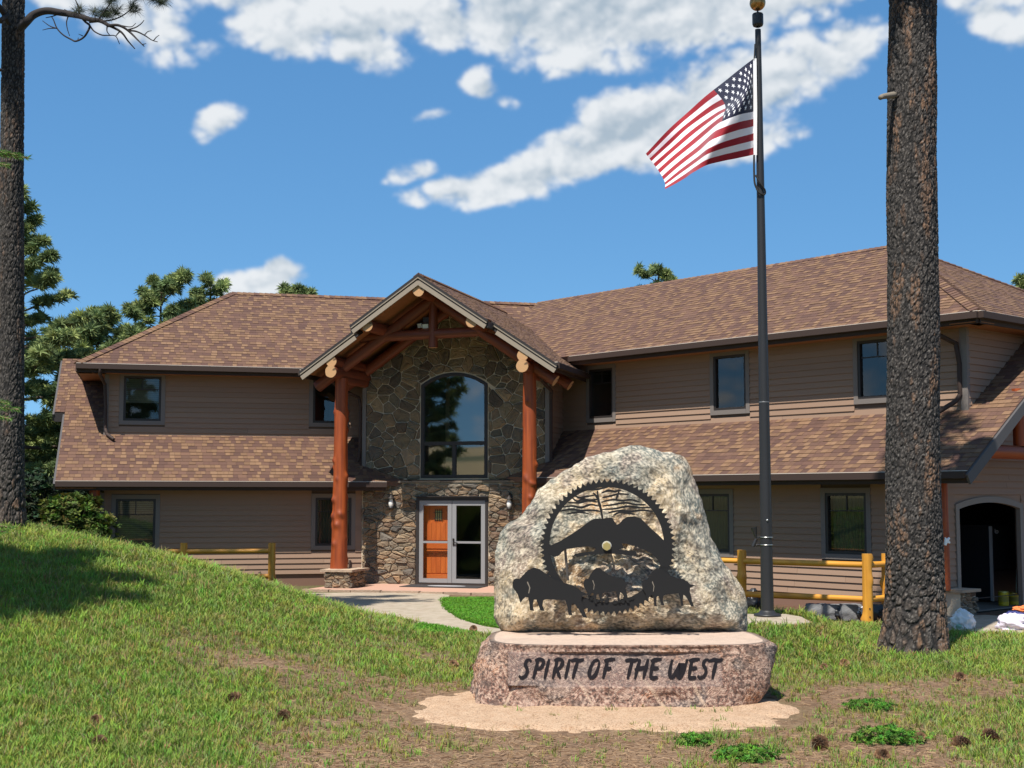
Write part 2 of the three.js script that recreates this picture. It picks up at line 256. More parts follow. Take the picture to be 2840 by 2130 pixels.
// concrete walk, flagpole pad, apron
reseed(11);
const concreteTex = canvasTex(1024, 1024, (g, w, h) => { g.fillStyle = '#d7d2ca'; g.fillRect(0, 0, w, h); for (let i = 0; i < 900; i++) { g.fillStyle = `rgba(${pick(['150,140,125', '245,242,235', '180,165,145'])},${rr(0.03, 0.12)})`; g.beginPath(); g.ellipse(rng() * w, rng() * h, rr(10, 90), rr(6, 50), rng() * 3, 0, 7); g.fill(); } for (let i = 0; i < 14000; i++) { g.fillStyle = `rgba(${pick(['90,82,74', '250,248,240', '140,125,110'])},${rr(0.1, 0.4)})`; g.fillRect(rng() * w, rng() * h, rr(1, 3), rr(1, 3)); } g.strokeStyle = 'rgba(90,80,70,.35)'; for (let i = 0; i < 40; i++) { g.lineWidth = rr(0.5, 1.3); g.beginPath(); let x = rng() * w, y = rng() * h; g.moveTo(x, y); for (let k = 0; k < 5; k++) g.lineTo(x += rr(-30, 30), y += rr(-30, 30)); g.stroke(); } });
function slabXZ(P, y0, y1, uvS = 2) { const sh = new THREE.Shape(P.map(([x, z]) => new THREE.Vector2(x, -z))); const g = new THREE.ExtrudeGeometry(sh, { depth: y1 - y0 - 0.012, bevelEnabled: true, bevelSize: 0.012, bevelThickness: 0.006, bevelSegments: 1, bevelOffset: -0.012 }); g.rotateX(-Math.PI / 2); g.translate(0, y0 + 0.006, 0); const p = g.attributes.position, u = g.attributes.uv; for (let i = 0; i < p.count; i++) u.setXY(i, p.getX(i) / uvS, p.getZ(i) / uvS); return g; }
const smoothP = (P, n = 4) => { const c = new THREE.CatmullRomCurve3(P.map(([x, z]) => V(x, 0, z)), true, 'centripetal'); return c.getPoints(P.length * n).slice(0, -1).map((p) => [p.x, p.z]); };
const concrete = mat([0.6, 0.53, 0.44], 0.92, { map: concreteTex, bump: concreteTex, bs: 0.002 });
tag(mesh('path', slabXZ(smoothP(pathEdge), -0.08, 0.022), concrete), 'pale concrete walk curving from the porch past the boulder', 'path', null, 'structure');
tag(mesh('concrete_pad', slabXZ([[3.1, -19.35], [4.07, -19.47], [4.33, -19.85], [4.38, -20.7], [4.24, -21.2], [3.1, -21.2]], 0.1, 0.368), concrete), 'pale concrete pad under the flagpole', 'concrete pad', null, 'structure');
tag(mesh('pavement', slabXZ([[7.0, -22.1], [9.6, -20.9], [10.6, -22.6], [8.6, -24.9], [7.75, -24.6]], -0.1, 0.04), concrete), 'concrete apron in front of the arched garage doorway', 'pavement', null, 'structure');
// bed of crushed pale stone round the monument
{
  const pos = [], col = [], idx = [], uv = [], N = 130, M = 90;
  for (let j = 0; j <= M; j++) for (let i = 0; i <= N; i++) { const x = -1.7 + 5.4 * i / N, z = -16 + 3.9 * j / M, e = sandEdge(x, z), k = ss(-0.02, 0.5, e); pos.push(x, H(x, z) - 0.03 + 0.062 * k + 0.012 * fbm(x * 9, 1, z * 9, 3), z); uv.push(x / 1.1, z / 1.1); const n = 0.5 + 0.9 * fbm(x * 6, 3, z * 6, 4); col.push(...mix3([0.5, 0.34, 0.22], [0.66, 0.5, 0.36], n)); }
  for (let j = 0; j < M; j++) for (let i = 0; i < N; i++) { const a = j * (N + 1) + i, b = a + N + 1; idx.push(a, b, a + 1, a + 1, b, b + 1); }
  const grit = canvasTex(512, 512, (g, w, h) => { g.fillStyle = '#ddd8d2'; g.fillRect(0, 0, w, h); for (let i = 0; i < 9000; i++) { g.fillStyle = `rgba(${pick(['120,95,75', '255,250,240', '190,150,120', '90,75,65'])},${rr(0.15, 0.5)})`; g.beginPath(); g.arc(rng() * w, rng() * h, rr(0.8, 3.2), 0, 7); g.fill(); } });
  tag(mesh('sand_bed', geoFrom(pos, col, uv, idx), mat([1.12, 1.12, 1.12], 1, { vc: true, map: grit, bump: grit, bs: 0.006 })), 'bed of pale crushed stone round the monument', 'gravel bed', null, 'structure');
}
// ---------------------------------------------------------------- the lodge
const FG = new Frame(V(-1.415, 0, -33.203), -17);      // stone entrance bay
const FL = new Frame(V(-3.68, 0, -33.895), 14.5);      // one wing
const FR = new Frame(V(0.327, 0, -33.339), -48.5);     // the other wing
const FE = new Frame(FR.p(11.3, 0, 0), 41.5);          // its gable end, s runs towards the back
const FLE = new Frame(FL.p(-6.27, 0, 0), 14.5 - 90);
const FGR = new Frame(FG.o, 73), FGL = new Frame(FG.o, -107);
const lodge = thing('lodge', V(-1.4, 0, -34.5), 'brown clapboard lodge with shingled roofs and a stone entrance under a log gable', 'house');
const sidingMats = [[0.31, 0.2, 0.138], [0.295, 0.19, 0.13], [0.322, 0.212, 0.147], [0.303, 0.197, 0.134]].map((c) => mat(c, 0.75));
const trimMat = mat([0.19, 0.165, 0.15], 0.7), darkMat = mat([0.03, 0.024, 0.022], 0.5), gutterMat = mat([0.045, 0.026, 0.02], 0.75), dripMat = mat([0.72, 0.62, 0.52], 0.4), soffitMat = mat([0.3, 0.12, 0.045], 0.7);
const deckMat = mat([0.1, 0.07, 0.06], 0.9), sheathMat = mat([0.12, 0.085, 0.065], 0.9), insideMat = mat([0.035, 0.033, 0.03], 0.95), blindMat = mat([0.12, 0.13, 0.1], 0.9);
const glass = new THREE.MeshPhysicalMaterial({ transmission: 1, thickness: 0, roughness: 0.02, ior: 1.75, side: THREE.DoubleSide }); glass.color.setRGB(0.8, 0.84, 0.82);
const grayAlu = mat([0.27, 0.27, 0.275], 0.4), foundationMat = mat([0.21, 0.12, 0.085], 0.95);
const group = (name, parent) => { const g = new THREE.Group(); g.name = name; parent.add(g); return g; };

function boardGeo(F, s0, s1, y, h, o) { const g = new THREE.BoxGeometry(s1 - s0, h, 0.034), p = g.attributes.position; for (let i = 0; i < p.count; i++) if (p.getZ(i) > 0 && p.getY(i) > 0) p.setZ(i, -0.012); g.computeVertexNormals(); g.translate((s0 + s1) / 2, y + h / 2, o + 0.017); return F.put(g); }
function clapWall(F, range, y0, y1, o, holes, seed, exposure = 0.13) {
  reseed(seed); const w = group('clapboard_wall', lodge);
  for (let y = y0; y < y1 - 0.03; y += exposure) {
    const h = Math.min(exposure + 0.018, y1 - y); let segs = [range(y + h * 0.6)]; if (segs[0][1] - segs[0][0] < 0.05) continue;
    for (const [a, b, c, d] of holes) if (y + h > c && y < d) segs = segs.flatMap(([p, q]) => (b <= p || a >= q ? [[p, q]] : [[p, a], [b, q]].filter(([m, n]) => n - m > 0.02)));
    for (const [p, q] of segs) { let a = p; while (a < q - 0.02) { let b = q; if (q - a > 3.9) b = a + rr(2.2, 3.6); mesh('clapboard', boardGeo(F, a, b - (b < q ? 0.004 : 0), y, h, o + (b < q ? 0.0015 : 0)), pick(sidingMats), w); a = b; } }
  }
  const rim = []; for (let i = 0; i <= 24; i++) { const y = lerp(y0, y1, i / 24); rim.push([y, ...range(y)]); } const sh = new THREE.Shape(rim.map(([y, a]) => new THREE.Vector2(a, y)).reverse().concat(rim.map(([y, , b]) => new THREE.Vector2(b, y))));
  for (const [p, q, r, t] of holes) { const hp = new THREE.Path(), rb = Math.max(r + 0.03, y0 + 0.002); hp.moveTo(p + 0.03, rb); hp.lineTo(q - 0.03, rb); hp.lineTo(q - 0.03, t - 0.03); hp.lineTo(p + 0.03, t - 0.03); hp.closePath(); if (t < y1) sh.holes.push(hp); }
  const g = new THREE.ExtrudeGeometry(sh, { depth: 0.1, bevelEnabled: false }); g.translate(0, 0, o - 0.104); mesh('sheathing', F.put(g), sheathMat, w);
  return w;
}
function windowAt(F, s0, s1, y0, y1, o, opt = {}) {      // outer edges of the dark frame
  const w = group('window', lodge), c = 0.1, f = 0.055, m = 0.022;
  mesh('casing', [F.box(s0 - c, s0, y0 - c, y1 + c, o - 0.02, o + 0.038), F.box(s1, s1 + c, y0 - c, y1 + c, o - 0.02, o + 0.038), F.box(s0, s1, y1, y1 + c, o - 0.02, o + 0.036), F.box(s0, s1, y0 - c, y0, o - 0.02, o + 0.045)], trimMat, w);
  mesh('frame', [F.box(s0, s0 + f, y0, y1, o - 0.08, o + 0.024), F.box(s1 - f, s1, y0, y1, o - 0.08, o + 0.024), F.box(s0 + f, s1 - f, y1 - f, y1, o - 0.08, o + 0.024), F.box(s0 + f, s1 - f, y0, y0 + f, o - 0.08, o + 0.024)], darkMat, w);
  const a = s0 + f, b = s1 - f, e = y0 + f, g = y1 - f, ym = g - (g - e) * 0.27;
  mesh('pane', F.put(new THREE.PlaneGeometry(b - a, g - e).translate((a + b) / 2, (e + g) / 2, o - 0.028)), glass, w);
  if (opt.muntin !== false) { mesh('muntin', F.box(a, b, ym - m / 2, ym + m / 2, o - 0.04, o - 0.012), darkMat, w); mesh('muntin', F.box((a + b) / 2 - m / 2, (a + b) / 2 + m / 2, ym + m / 2, g, o - 0.04, o - 0.012), darkMat, w); }
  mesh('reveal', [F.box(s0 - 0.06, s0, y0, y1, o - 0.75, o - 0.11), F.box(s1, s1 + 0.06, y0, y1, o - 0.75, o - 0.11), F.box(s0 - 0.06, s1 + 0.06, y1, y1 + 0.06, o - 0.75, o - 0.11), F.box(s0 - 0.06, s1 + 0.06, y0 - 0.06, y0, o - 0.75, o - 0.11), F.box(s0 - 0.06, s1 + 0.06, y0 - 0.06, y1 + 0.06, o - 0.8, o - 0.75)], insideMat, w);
  if (opt.blind) { const yb = lerp(g, e, opt.blind), cloth = []; for (let y = g; y > yb; y -= 0.05) cloth.push(F.box(a, b, y - 0.048, y - 0.006, o - 0.12, o - 0.112)); mesh('blind', cloth, blindMat, w).userData.kind = 'stuff'; }
  if (opt.curtain) { const pos = [], idx = [], n = 40; for (let i = 0; i <= n; i++) for (let j = 0; j < 2; j++) { const p = F.p(lerp(a, b, i / n), j ? e : g, o - 0.16 + 0.022 * Math.sin(i * 1.7) + 0.01 * noise(i * 0.6, j, 3)); pos.push(p.x, p.y, p.z); } for (let i = 0; i < n; i++) { const q = i * 2; idx.push(q, q + 1, q + 2, q + 2, q + 1, q + 3); } mesh('curtain', geoFrom(pos, null, null, idx), mat([0.085, 0.1, 0.07], 0.95), w); }
  return [s0 - c, s1 + c, y0 - c, y1 + c];
}
const hole = (s0, s1, y0, y1) => [s0 - 0.1, s1 + 0.1, y0 - 0.1, y1 + 0.1];

// --- clapboard walls and their windows
const Lw1 = [-5.94, -5.02, 0.84, 2.13], Lw2 = [-1.21, -0.32, 0.98, 2.16], Lu1 = [-5.85, -4.95, 4.06, 5.17], Lu2 = [-1.18, -0.36, 4.07, 5.16];
clapWall(FL, () => [-6.27, 1.0], 0.3, 2.52, 0, [hole(...Lw1), hole(...Lw2)], 21);
mesh('foundation', FL.box(-6.25, 0.9, -0.4, 0.29, -0.1, -0.012), foundationMat, lodge);
windowAt(FL, ...Lw1, 0, { blind: 1 }); windowAt(FL, ...Lw2, 0, { curtain: true });
clapWall(FL, () => [-6.27, 3.0], 3.64, 5.36, -1.13, [hole(...Lu1), hole(...Lu2)], 22);
windowAt(FL, ...Lu1, -1.13, { blind: 0.55 }); windowAt(FL, ...Lu2, -1.13, { muntin: false });
const Rl1 = [5.43, 6.41, 1.02, 2.24], Rl2 = [8.81, 9.75, 1.07, 2.25], Ru1 = [1.2, 2.0, 4.08, 5.28], Ru2 = [5.14, 6.05, 4.09, 5.3], Ru3 = [8.91, 9.8, 4.14, 5.32];
clapWall(FR, () => [-0.2, 11.3], 0.27, 2.56, 0, [hole(...Rl1), hole(...Rl2)], 23);
mesh('foundation', FR.box(-0.2, 11.28, -0.4, 0.262, -0.1, -0.012), foundationMat, lodge);
windowAt(FR, ...Rl1, 0, { curtain: true }); windowAt(FR, ...Rl2, 0, { curtain: true });
clapWall(FR, () => [-1.2, 11.3], 3.78, 5.5, -1.05, [hole(...Ru1), hole(...Ru2), hole(...Ru3)], 24);
windowAt(FR, ...Ru1, -1.05); windowAt(FR, ...Ru2, -1.05, { muntin: false }); windowAt(FR, ...Ru3, -1.05);
// gable end: lower wall up to the rake, wall of the upper storey standing on the slope
const rakeY = (s) => 2.63 + 0.667 * (s + 0.75) - 0.2;
const arch = { a: 0.59, b: 2.83, y: 1.95, rise: 0.12 };
clapWall(FE, (y) => [Math.max(0, (y - 2.93) / 0.667 - 0.1), 8.5], 0.27, 5.4, 0, [[arch.a - 0.1, arch.b + 0.1, 0.0, arch.y + arch.rise + 0.1]], 25);
clapWall(FE, (y) => [1.05, Math.max(1.1, Math.min(7.4, (y - 2.63) / 0.667 - 0.55))], 3.78, 5.5, 0.02, [], 26);
clapWall(new Frame(FG.p(2.37, 0, 0), 73), () => [0.14, 2.6], 2.7, 5.15, 0, [], 27);
for (const g of [FL.box(-6.31, -6.2, 3.6, 5.36, -1.15, -1.09), FR.box(11.2, 11.35, 3.75, 5.5, -1.1, -1.0), FE.box(-0.05, 0.08, 0.2, 2.9, -0.04, 0.035), FL.box(-6.31, -6.2, 0.2, 2.5, -0.03, 0.035)]) mesh('corner_trim', g, trimMat, lodge);
for (const g of [FG.box(-2.42, -2.32, 2.62, 5.3, -0.1, 0.05), FG.box(2.32, 2.43, 2.62, 5.25, -0.14, 0.05)]) mesh('corner_trim', g, trimMat, lodge);
mesh('rear_wall', [FL.box(-6.27, 5, 0, 5.3, -8.3, -8.15), FR.box(-3, 11.3, 0, 5.4, -8.4, -8.25), FLE.box(-8.2, -0.1, 0, 2.88, -0.16, -0.02)], sheathMat, lodge);
// --- roofs: planks of deck with real shingles laid in courses
const tanC = [[0.2, 0.115, 0.064], [0.182, 0.103, 0.058], [0.215, 0.125, 0.071], [0.165, 0.091, 0.053]], darkC = [[0.115, 0.06, 0.043], [0.1, 0.052, 0.039], [0.13, 0.07, 0.048], [0.145, 0.078, 0.051]];
const shingleMat = mat([1, 1, 1], 0.95, { vc: true });
let singles = 0;
function roofPlane(F, y0, o0, tan, poly, seed, opt = {}) {
  reseed(seed); const cs = 1 / Math.hypot(1, tan), sn = tan * cs, w = (s, l, h) => F.p(s, y0 + l * sn + h * cs, o0 - l * cs + h * sn);
  for (const f of opt.clips || []) { const q0 = f(w(0, 0, 0)), a = f(w(1, 0, 0)) - q0, b = f(w(0, 1, 0)) - q0; poly = clipPoly(poly, a, b, -q0); }
  if (poly.length < 3) return null; if (area(poly) < 0) poly = poly.slice().reverse();
  const deckPos = [], idx = [], n = poly.length, roof = group('roof', lodge);
  for (const h of [-0.004, -0.13]) for (const [s, l] of poly) { const p = w(s, l, h); deckPos.push(p.x, p.y, p.z); }
  for (let i = 1; i < n - 1; i++) { idx.push(0, i, i + 1, n, n + i + 1, n + i); }
  for (let i = 0; i < n; i++) { const j = (i + 1) % n; idx.push(i, n + i, j, j, n + i, n + j); }
  mesh('roof_deck', plain(geoFrom(deckPos, null, null, idx)), opt.deck || deckMat, roof).geometry.computeVertexNormals();
  const S = poly.map((p) => p[0]), Lr = poly.map((p) => p[1]), s0 = Math.min(...S), s1 = Math.max(...S), l0 = Math.min(...Lr), l1 = Math.max(...Lr), ex = opt.exposure || 0.143;
  const pos = [], col = []; const P3 = (p) => pos.push(p.x, p.y, p.z);
  const tab = (P, la, tone, lift) => {
    const hh = (l) => lerp(lift, 0.003, clamp((l - la) / ex)), top = P.map(([s, l]) => w(s, l, hh(l))), bot = P.map(([s, l]) => w(s, l, -0.003)); let k = 0;
    for (let i = 1; i < P.length - 1; i++) { P3(top[0]); P3(top[i]); P3(top[i + 1]); k += 3; }
    for (let i = 0; i < P.length; i++) { const j = (i + 1) % P.length; if (Math.abs(P[i][1] - la - ex) < 1e-4 && Math.abs(P[j][1] - la - ex) < 1e-4) continue; P3(bot[i]); P3(bot[j]); P3(top[j]); P3(bot[i]); P3(top[j]); P3(top[i]); k += 6; }
    for (let i = 0; i < k; i++) col.push(...tone);
  };
  for (let l = l0, r = 0; l < l1; l += ex, r++) {
    let s = s0 - rng() * 0.3, dark = rng() < 0.4;
    while (s < s1) {
      const wd = dark ? rr(0.11, 0.24) : rr(0.08, 0.17);
      let P = poly; P = clipPoly(P, -1, 0, -s); P = clipPoly(P, 1, 0, s + wd - 0.004); P = clipPoly(P, 0, -1, -l); P = clipPoly(P, 0, 1, l + ex);
      if (P.length > 2 && area(P) > 2e-4) {
        const k = rr(0.88, 1.1), t = pick(dark ? darkC : tanC).map((v) => v * k), lift = dark ? 0.008 : 0.015, mark = pos.length, markC = col.length;
        tab(P, l, t, lift);
        if (opt.single && singles < 300 && s > opt.single && area(P) > 0.012) { singles++; mesh('shingle', geoFrom(pos.splice(mark), col.splice(markC)), shingleMat, roof); }
      }
      s += wd; dark = rng() < (dark ? 0.36 : 0.56);
    }
  }
  if (pos.length) mesh('shingle_field', geoFrom(pos, col), shingleMat, roof).userData.kind = 'stuff';
  return { w, roof };
}
// a cap of lapped shingles along a ridge or hip, from a to b
function capRow(a, b, nA, nB, wid = 0.16) {
  const g = group('ridge_cap', lodge), d = b.clone().sub(a), L = d.length(); d.normalize(); const pos = [], col = [];
  for (let t = 0; t < L; t += 0.15) {
    const p = a.clone().addScaledVector(d, t), q = a.clone().addScaledVector(d, Math.min(L, t + 0.2)), c = pick(rng() < 0.5 ? tanC : darkC), up = nA.clone().add(nB).normalize();
    for (const n of [nA, nB]) { const side = new THREE.Vector3().crossVectors(d, n).normalize(); if (side.dot(n === nA ? nB : nA) > 0) side.negate(); const k = 0.026; const A = p.clone().addScaledVector(up, k + 0.012), B = q.clone().addScaledVector(up, k - 0.006), C = B.clone().addScaledVector(side, wid), E = A.clone().addScaledVector(side, wid), E2 = E.clone().addScaledVector(n, -0.03), A2 = A.clone().addScaledVector(n, -0.03), C2 = C.clone().addScaledVector(n, -0.025);
      for (const v of [A, B, C, A, C, E, A2, A, E, A2, E, E2, E2, E, C, E2, C, C2]) pos.push(v.x, v.y, v.z), col.push(...c); }
  }
  mesh('cap_shingle', geoFrom(pos, col), shingleMat, g).userData.kind = 'stuff';
}
const lenAt = (run, tan) => run * Math.hypot(1, tan);
// bend line of the two wings in plan
const bendA = V(-0.725, 0, -35.207), bendB = V(0.76, 0, -39.55);
const bendF = (p) => (p.x - bendA.x) * (bendB.z - bendA.z) - (p.z - bendA.z) * (bendB.x - bendA.x);   // sign by side
const sgn = Math.sign(bendF(FL.p(-5, 0, 0)));
const keepL = (p) => -sgn * bendF(p), keepR = (p) => sgn * bendF(p);
const ofS = (k) => (p) => k(FG.loc(p));
// lower slopes
const tanM = 0.667, topM = lenAt(4.99, tanM), tanL = (7.83 - 5.41) / 3.84, tanR = (7.88 - 5.58) / 3.95;
roofPlane(FL, 2.55, 0.62, tanM, [[-7.28, 0], [3, 0], [3, lenAt(2.05, tanM)], [-7.28, lenAt(2.05, tanM)]], 31, { clips: [ofS((q) => q.x + 2.37), keepL] });
roofPlane(FL, 2.55, 0.62, tanM, [[-7.28, 0], [3, 0], [3, lenAt(2.05, tanM)], [-7.28, lenAt(2.05, tanM)]], 32, { clips: [ofS((q) => -q.x - 2.37), ofS((q) => -q.z - 0.02)] });
roofPlane(FL, 2.55, 0.62, tanM, [[-7.28, lenAt(2.05, tanM)], [-6.27, lenAt(2.05, tanM)], [-6.27, topM], [-7.53, topM], [-7.53, lenAt(2.62, tanM)], [-7.28, lenAt(2.62, tanM)]].slice(0, 4).map((p, i) => (i === 3 ? [-7.28, topM] : p)), 33);
roofPlane(FL, 2.55, 0.62, tanM, [[-7.53, lenAt(2.62, tanM)], [-7.282, lenAt(2.62, tanM)], [-7.282, topM], [-7.53, topM]], 34);
roofPlane(FR, 2.63, 0.75, tanM, [[-3, 0], [12.3, 0], [12.3, lenAt(2.1, tanM)], [-3, lenAt(2.1, tanM)]], 35, { clips: [ofS((q) => -q.x + 2.37), keepR], single: 9.9 });
roofPlane(FR, 2.63, 0.75, tanM, [[-3, 0], [12.3, 0], [12.3, lenAt(2.1, tanM)], [-3, lenAt(2.1, tanM)]], 36, { clips: [ofS((q) => q.x - 2.37), ofS((q) => -q.z - 0.02)] });
roofPlane(FR, 2.63, 0.75, tanM, [[11.3, lenAt(2.1, tanM)], [12.3, lenAt(2.1, tanM)], [12.3, lenAt(2.6, tanM)], [12.3, lenAt(5.15, tanM)], [11.3, lenAt(5.15, tanM)]], 37);
roofPlane(FR, 2.63, 0.75, tanM, [[12.302, lenAt(2.6, tanM)], [12.55, lenAt(2.6, tanM)], [12.55, lenAt(5.15, tanM)], [12.302, lenAt(5.15, tanM)]], 38);
// upper hip roofs
const eL = { y: 5.41, o: -0.53 }, eR = { y: 5.58, o: -0.45 }, LL = lenAt(3.84, tanL), LR = lenAt(3.95, tanR);
roofPlane(FL, eL.y, eL.o, tanL, [[-6.95, 0], [8, 0], [8, LL], [-3.11, LL]], 41, { clips: [keepL] });
roofPlane(FR, eR.y, eR.o, tanR, [[-6, 0], [11.94, 0], [7.75, LR], [-6, LR]], 42, { clips: [keepR] });
const tanRE = (7.88 - 5.58) / 4.19;
roofPlane(FE, eR.y, 0.64, tanRE, [[0.45, 0], [8.35, 0], [4.4, lenAt(4.19, tanRE)]], 43);
roofPlane(FLE, eL.y, 0.68, (7.83 - 5.41) / 3.84, [[-8.21, 0], [-0.53, 0], [-4.37, LL]], 44);
const back = (F, deg, o) => new Frame(F.o, deg);
const FLb = new Frame(FL.o, 194.5), FRb = new Frame(FR.o, 131.5);
roofPlane(FLb, eL.y, 8.21, tanL, [[-9, 0], [6.95, 0], [3.11, LL], [-9, LL]], 45, { clips: [keepL], exposure: 0.6 });
roofPlane(FRb, eR.y, 8.35, tanR, [[-11.94, 0], [9, 0], [9, LR], [-7.75, LR]], 46, { clips: [keepR], exposure: 0.6 });
roofPlane(FLb, 2.55, 9.36, tanM, [[-3, 0], [7.5, 0], [7.5, topM], [-3, topM]], 47, { exposure: 0.6 });
roofPlane(FRb, 2.63, 9.55, tanM, [[-12.5, 0], [2, 0], [2, topM], [-12.5, topM]], 48, { exposure: 0.6 });
const upN = (F, tan) => V(0, 1, tan).normalize().transformDirection(F.m);
const bendTop = (() => V(0.72, 7.83, -39.45))();
reseed(50);
capRow(FL.p(-3.11, 7.83, -4.37), V(0.73, 7.83, -39.5), upN(FL, tanL), upN(FLb, tanL));
capRow(V(0.78, 7.87, -39.6), FR.p(7.75, 7.88, -4.4), upN(FR, tanR), upN(FRb, tanR));
capRow(FL.p(-6.93, 5.43, -0.54), FL.p(-3.11, 7.83, -4.37), upN(FL, tanL), upN(FLE, tanL));
capRow(FR.p(11.92, 5.6, -0.46), FR.p(7.75, 7.88, -4.4), upN(FR, tanR), upN(FE, tanRE));
capRow(FR.p(11.94, 5.6, -8.3), FR.p(7.75, 7.88, -4.4), upN(FRb, tanR), upN(FE, tanRE));
// eaves: fascia, gutter, drip edge, soffit
function eave(F, s0, s1, y, o, wallO, opt = {}) {
  mesh('fascia', F.box(s0, s1, y - 0.22, y - 0.04, o - 0.06, o - 0.025), gutterMat, lodge);
  mesh('gutter', [F.box(s0, s1, y - 0.135, y - 0.125, o - 0.02, o + 0.1), F.box(s0, s1, y - 0.135, y - 0.012, o + 0.09, o + 0.102), F.box(s0, s0 + 0.01, y - 0.13, y - 0.014, o - 0.02, o + 0.09), F.box(s1 - 0.01, s1, y - 0.13, y - 0.014, o - 0.02, o + 0.09)], gutterMat, lodge);
  mesh('drip_edge', F.box(s0, s1, y - 0.008, y + 0.004, o - 0.03, o + 0.06), dripMat, lodge);
  if (wallO !== null) mesh('soffit', F.box(s0 + 0.02, s1 - 0.02, y - 0.2, y - 0.185, wallO, o - 0.06), soffitMat, lodge);
}
eave(FL, -7.28, 0.45, 2.55, 0.62, 0.03); eave(FR, 1.05, 12.3, 2.63, 0.75, 0.03);
eave(FL, -6.95, -0.75, eL.y, eL.o, -1.1); eave(FR, 1.15, 11.94, eR.y, eR.o, -1.02);
eave(FE, 0.42, 8.3, eR.y, 0.64, 0.03);
mesh('soffit', FLE.box(-8.2, -0.6, eL.y - 0.2, eL.y - 0.18, 0.0, 0.66), soffitMat, lodge);
mesh('fascia', FLE.box(-8.2, -0.53, eL.y - 0.2, eL.y - 0.005, 0.662, 0.7), gutterMat, lodge);
mesh('fascia', FL.box(-7.53, -7.26, 2.55 + 0.667 * 2.62 - 0.24, 2.55 + 0.667 * 2.62 - 0.02, -2.03, -1.98), darkMat, lodge);
// rake boards of the two gable ends
const rakeMat = mat([0.085, 0.08, 0.082], 0.7);
const rb = (F, s, y0, o0, r0, r1) => bar(F.p(s, y0 + 0.667 * r0 - 0.14, o0 - r0), F.p(s, y0 + 0.667 * r1 - 0.14, o0 - r1), 0.045, 0.2, V(0, 1, 0));
mesh('rake_board', rb(FR, 12.325, 2.63, 0.75, -0.02, 2.6), rakeMat, lodge); mesh('rake_board', rb(FR, 12.575, 2.63, 0.75, 2.6, 5.1), rakeMat, lodge);
mesh('rake_board', rb(FL, -7.305, 2.55, 0.62, -0.02, 2.62), rakeMat, lodge); mesh('rake_board', rb(FL, -7.555, 2.55, 0.62, 2.62, 4.99), rakeMat, lodge);
mesh('soffit', [bar(FR.p(11.85, 2.63 - 0.17, 0.72), FR.p(11.85, 2.63 + 0.667 * 5.1 - 0.17, 0.72 - 5.1), 0.95, 0.02), bar(FL.p(-6.85, 2.55 - 0.17, 0.6), FL.p(-6.85, 2.55 + 0.667 * 4.9 - 0.17, 0.6 - 4.9), 0.95, 0.02)], soffitMat, lodge);
// downspouts: a spout out of the gutter, an elbow, a run down the corner, a kick at the foot
function downspout(pts, r = 0.04) { const g = []; for (let i = 1; i < pts.length; i++) { g.push(tube([pts[i - 1], pts[i]], r, r, 2, 8)); if (i < pts.length - 1) g.push(new THREE.SphereGeometry(r * 1.02, 10, 8).translate(pts[i].x, pts[i].y, pts[i].z)); } mesh('downspout', g, gutterMat, lodge); }
downspout([FL.p(-6.4, 5.28, -0.46), FL.p(-6.4, 5.15, -0.5), FL.p(-6.3, 4.95, -1.04), FL.p(-6.27, 4.4, -1.05), FL.p(-6.26, 3.85, -1.05), FL.p(-6.22, 3.72, -0.98), FL.p(-6.05, 3.58, -0.8)]);
downspout([FR.p(10.85, 5.45, -0.4), FR.p(10.86, 5.35, -0.42), FR.p(11.15, 5.08, -0.96), FR.p(11.2, 4.7, -0.98), FR.p(11.2, 4.1, -0.98), FR.p(11.16, 3.98, -0.9), FR.p(10.9, 3.72, -0.55)], 0.045);
downspout([FG.p(2.55, 5.06, 1.3), FG.p(2.55, 4.86, 1.1), FG.p(2.5, 4.7, 0.08), FG.p(2.47, 4.5, 0.04), FG.p(2.47, 3.1, 0.04), FG.p(2.5, 2.95, 0.12)]);
downspout([FG.p(-2.8, 5.06, 1.2), FG.p(-2.7, 4.85, 0.9), FG.p(-2.5, 4.65, 0.1), FG.p(-2.47, 4.4, 0.05), FG.p(-2.47, 3.4, 0.05), FG.p(-2.5, 3.05, 0.12)]);
downspout([FL.p(-0.35, 0.62, 0.05), FL.p(-0.35, 0.4, 0.06), FL.p(-0.5, 0.33, 0.12)], 0.03);
downspout([FL.p(-2.55, 0.36, 0.06), FL.p(-2.5, 0.25, 0.1), FL.p(-2.45, 0.1, 0.2)], 0.03);
// --- stone veneer: every stone a piece of its own, set in pale mortar
const grain = noiseTex(256, 14, 0.25, 1, 3);
const stoneMat = mat([1, 1, 1], 0.92, { vc: true, bump: grain, bs: 0.014 });
const mortarMat = mat([0.66, 0.55, 0.41], 0.98, { bump: grain, bs: 0.004 });
const stoneTones = { upper: [[0.17, 0.13, 0.08], [0.21, 0.165, 0.095], [0.12, 0.105, 0.08], [0.25, 0.18, 0.095], [0.3, 0.21, 0.11], [0.085, 0.075, 0.06], [0.2, 0.135, 0.075], [0.17, 0.15, 0.1], [0.1, 0.07, 0.05]], lower: [[0.27, 0.185, 0.11], [0.21, 0.14, 0.085], [0.15, 0.13, 0.105], [0.33, 0.235, 0.135], [0.12, 0.112, 0.1], [0.29, 0.165, 0.075], [0.23, 0.18, 0.12], [0.15, 0.085, 0.052], [0.18, 0.155, 0.115]] };
let stonePieces = 0;
function chaikin(P, k = 0.22) { const o = []; for (let i = 0; i < P.length; i++) { const p = P[i], q = P[(i + 1) % P.length]; o.push([lerp(p[0], q[0], k), lerp(p[1], q[1], k)], [lerp(p[0], q[0], 1 - k), lerp(p[1], q[1], 1 - k)]); } return o; }
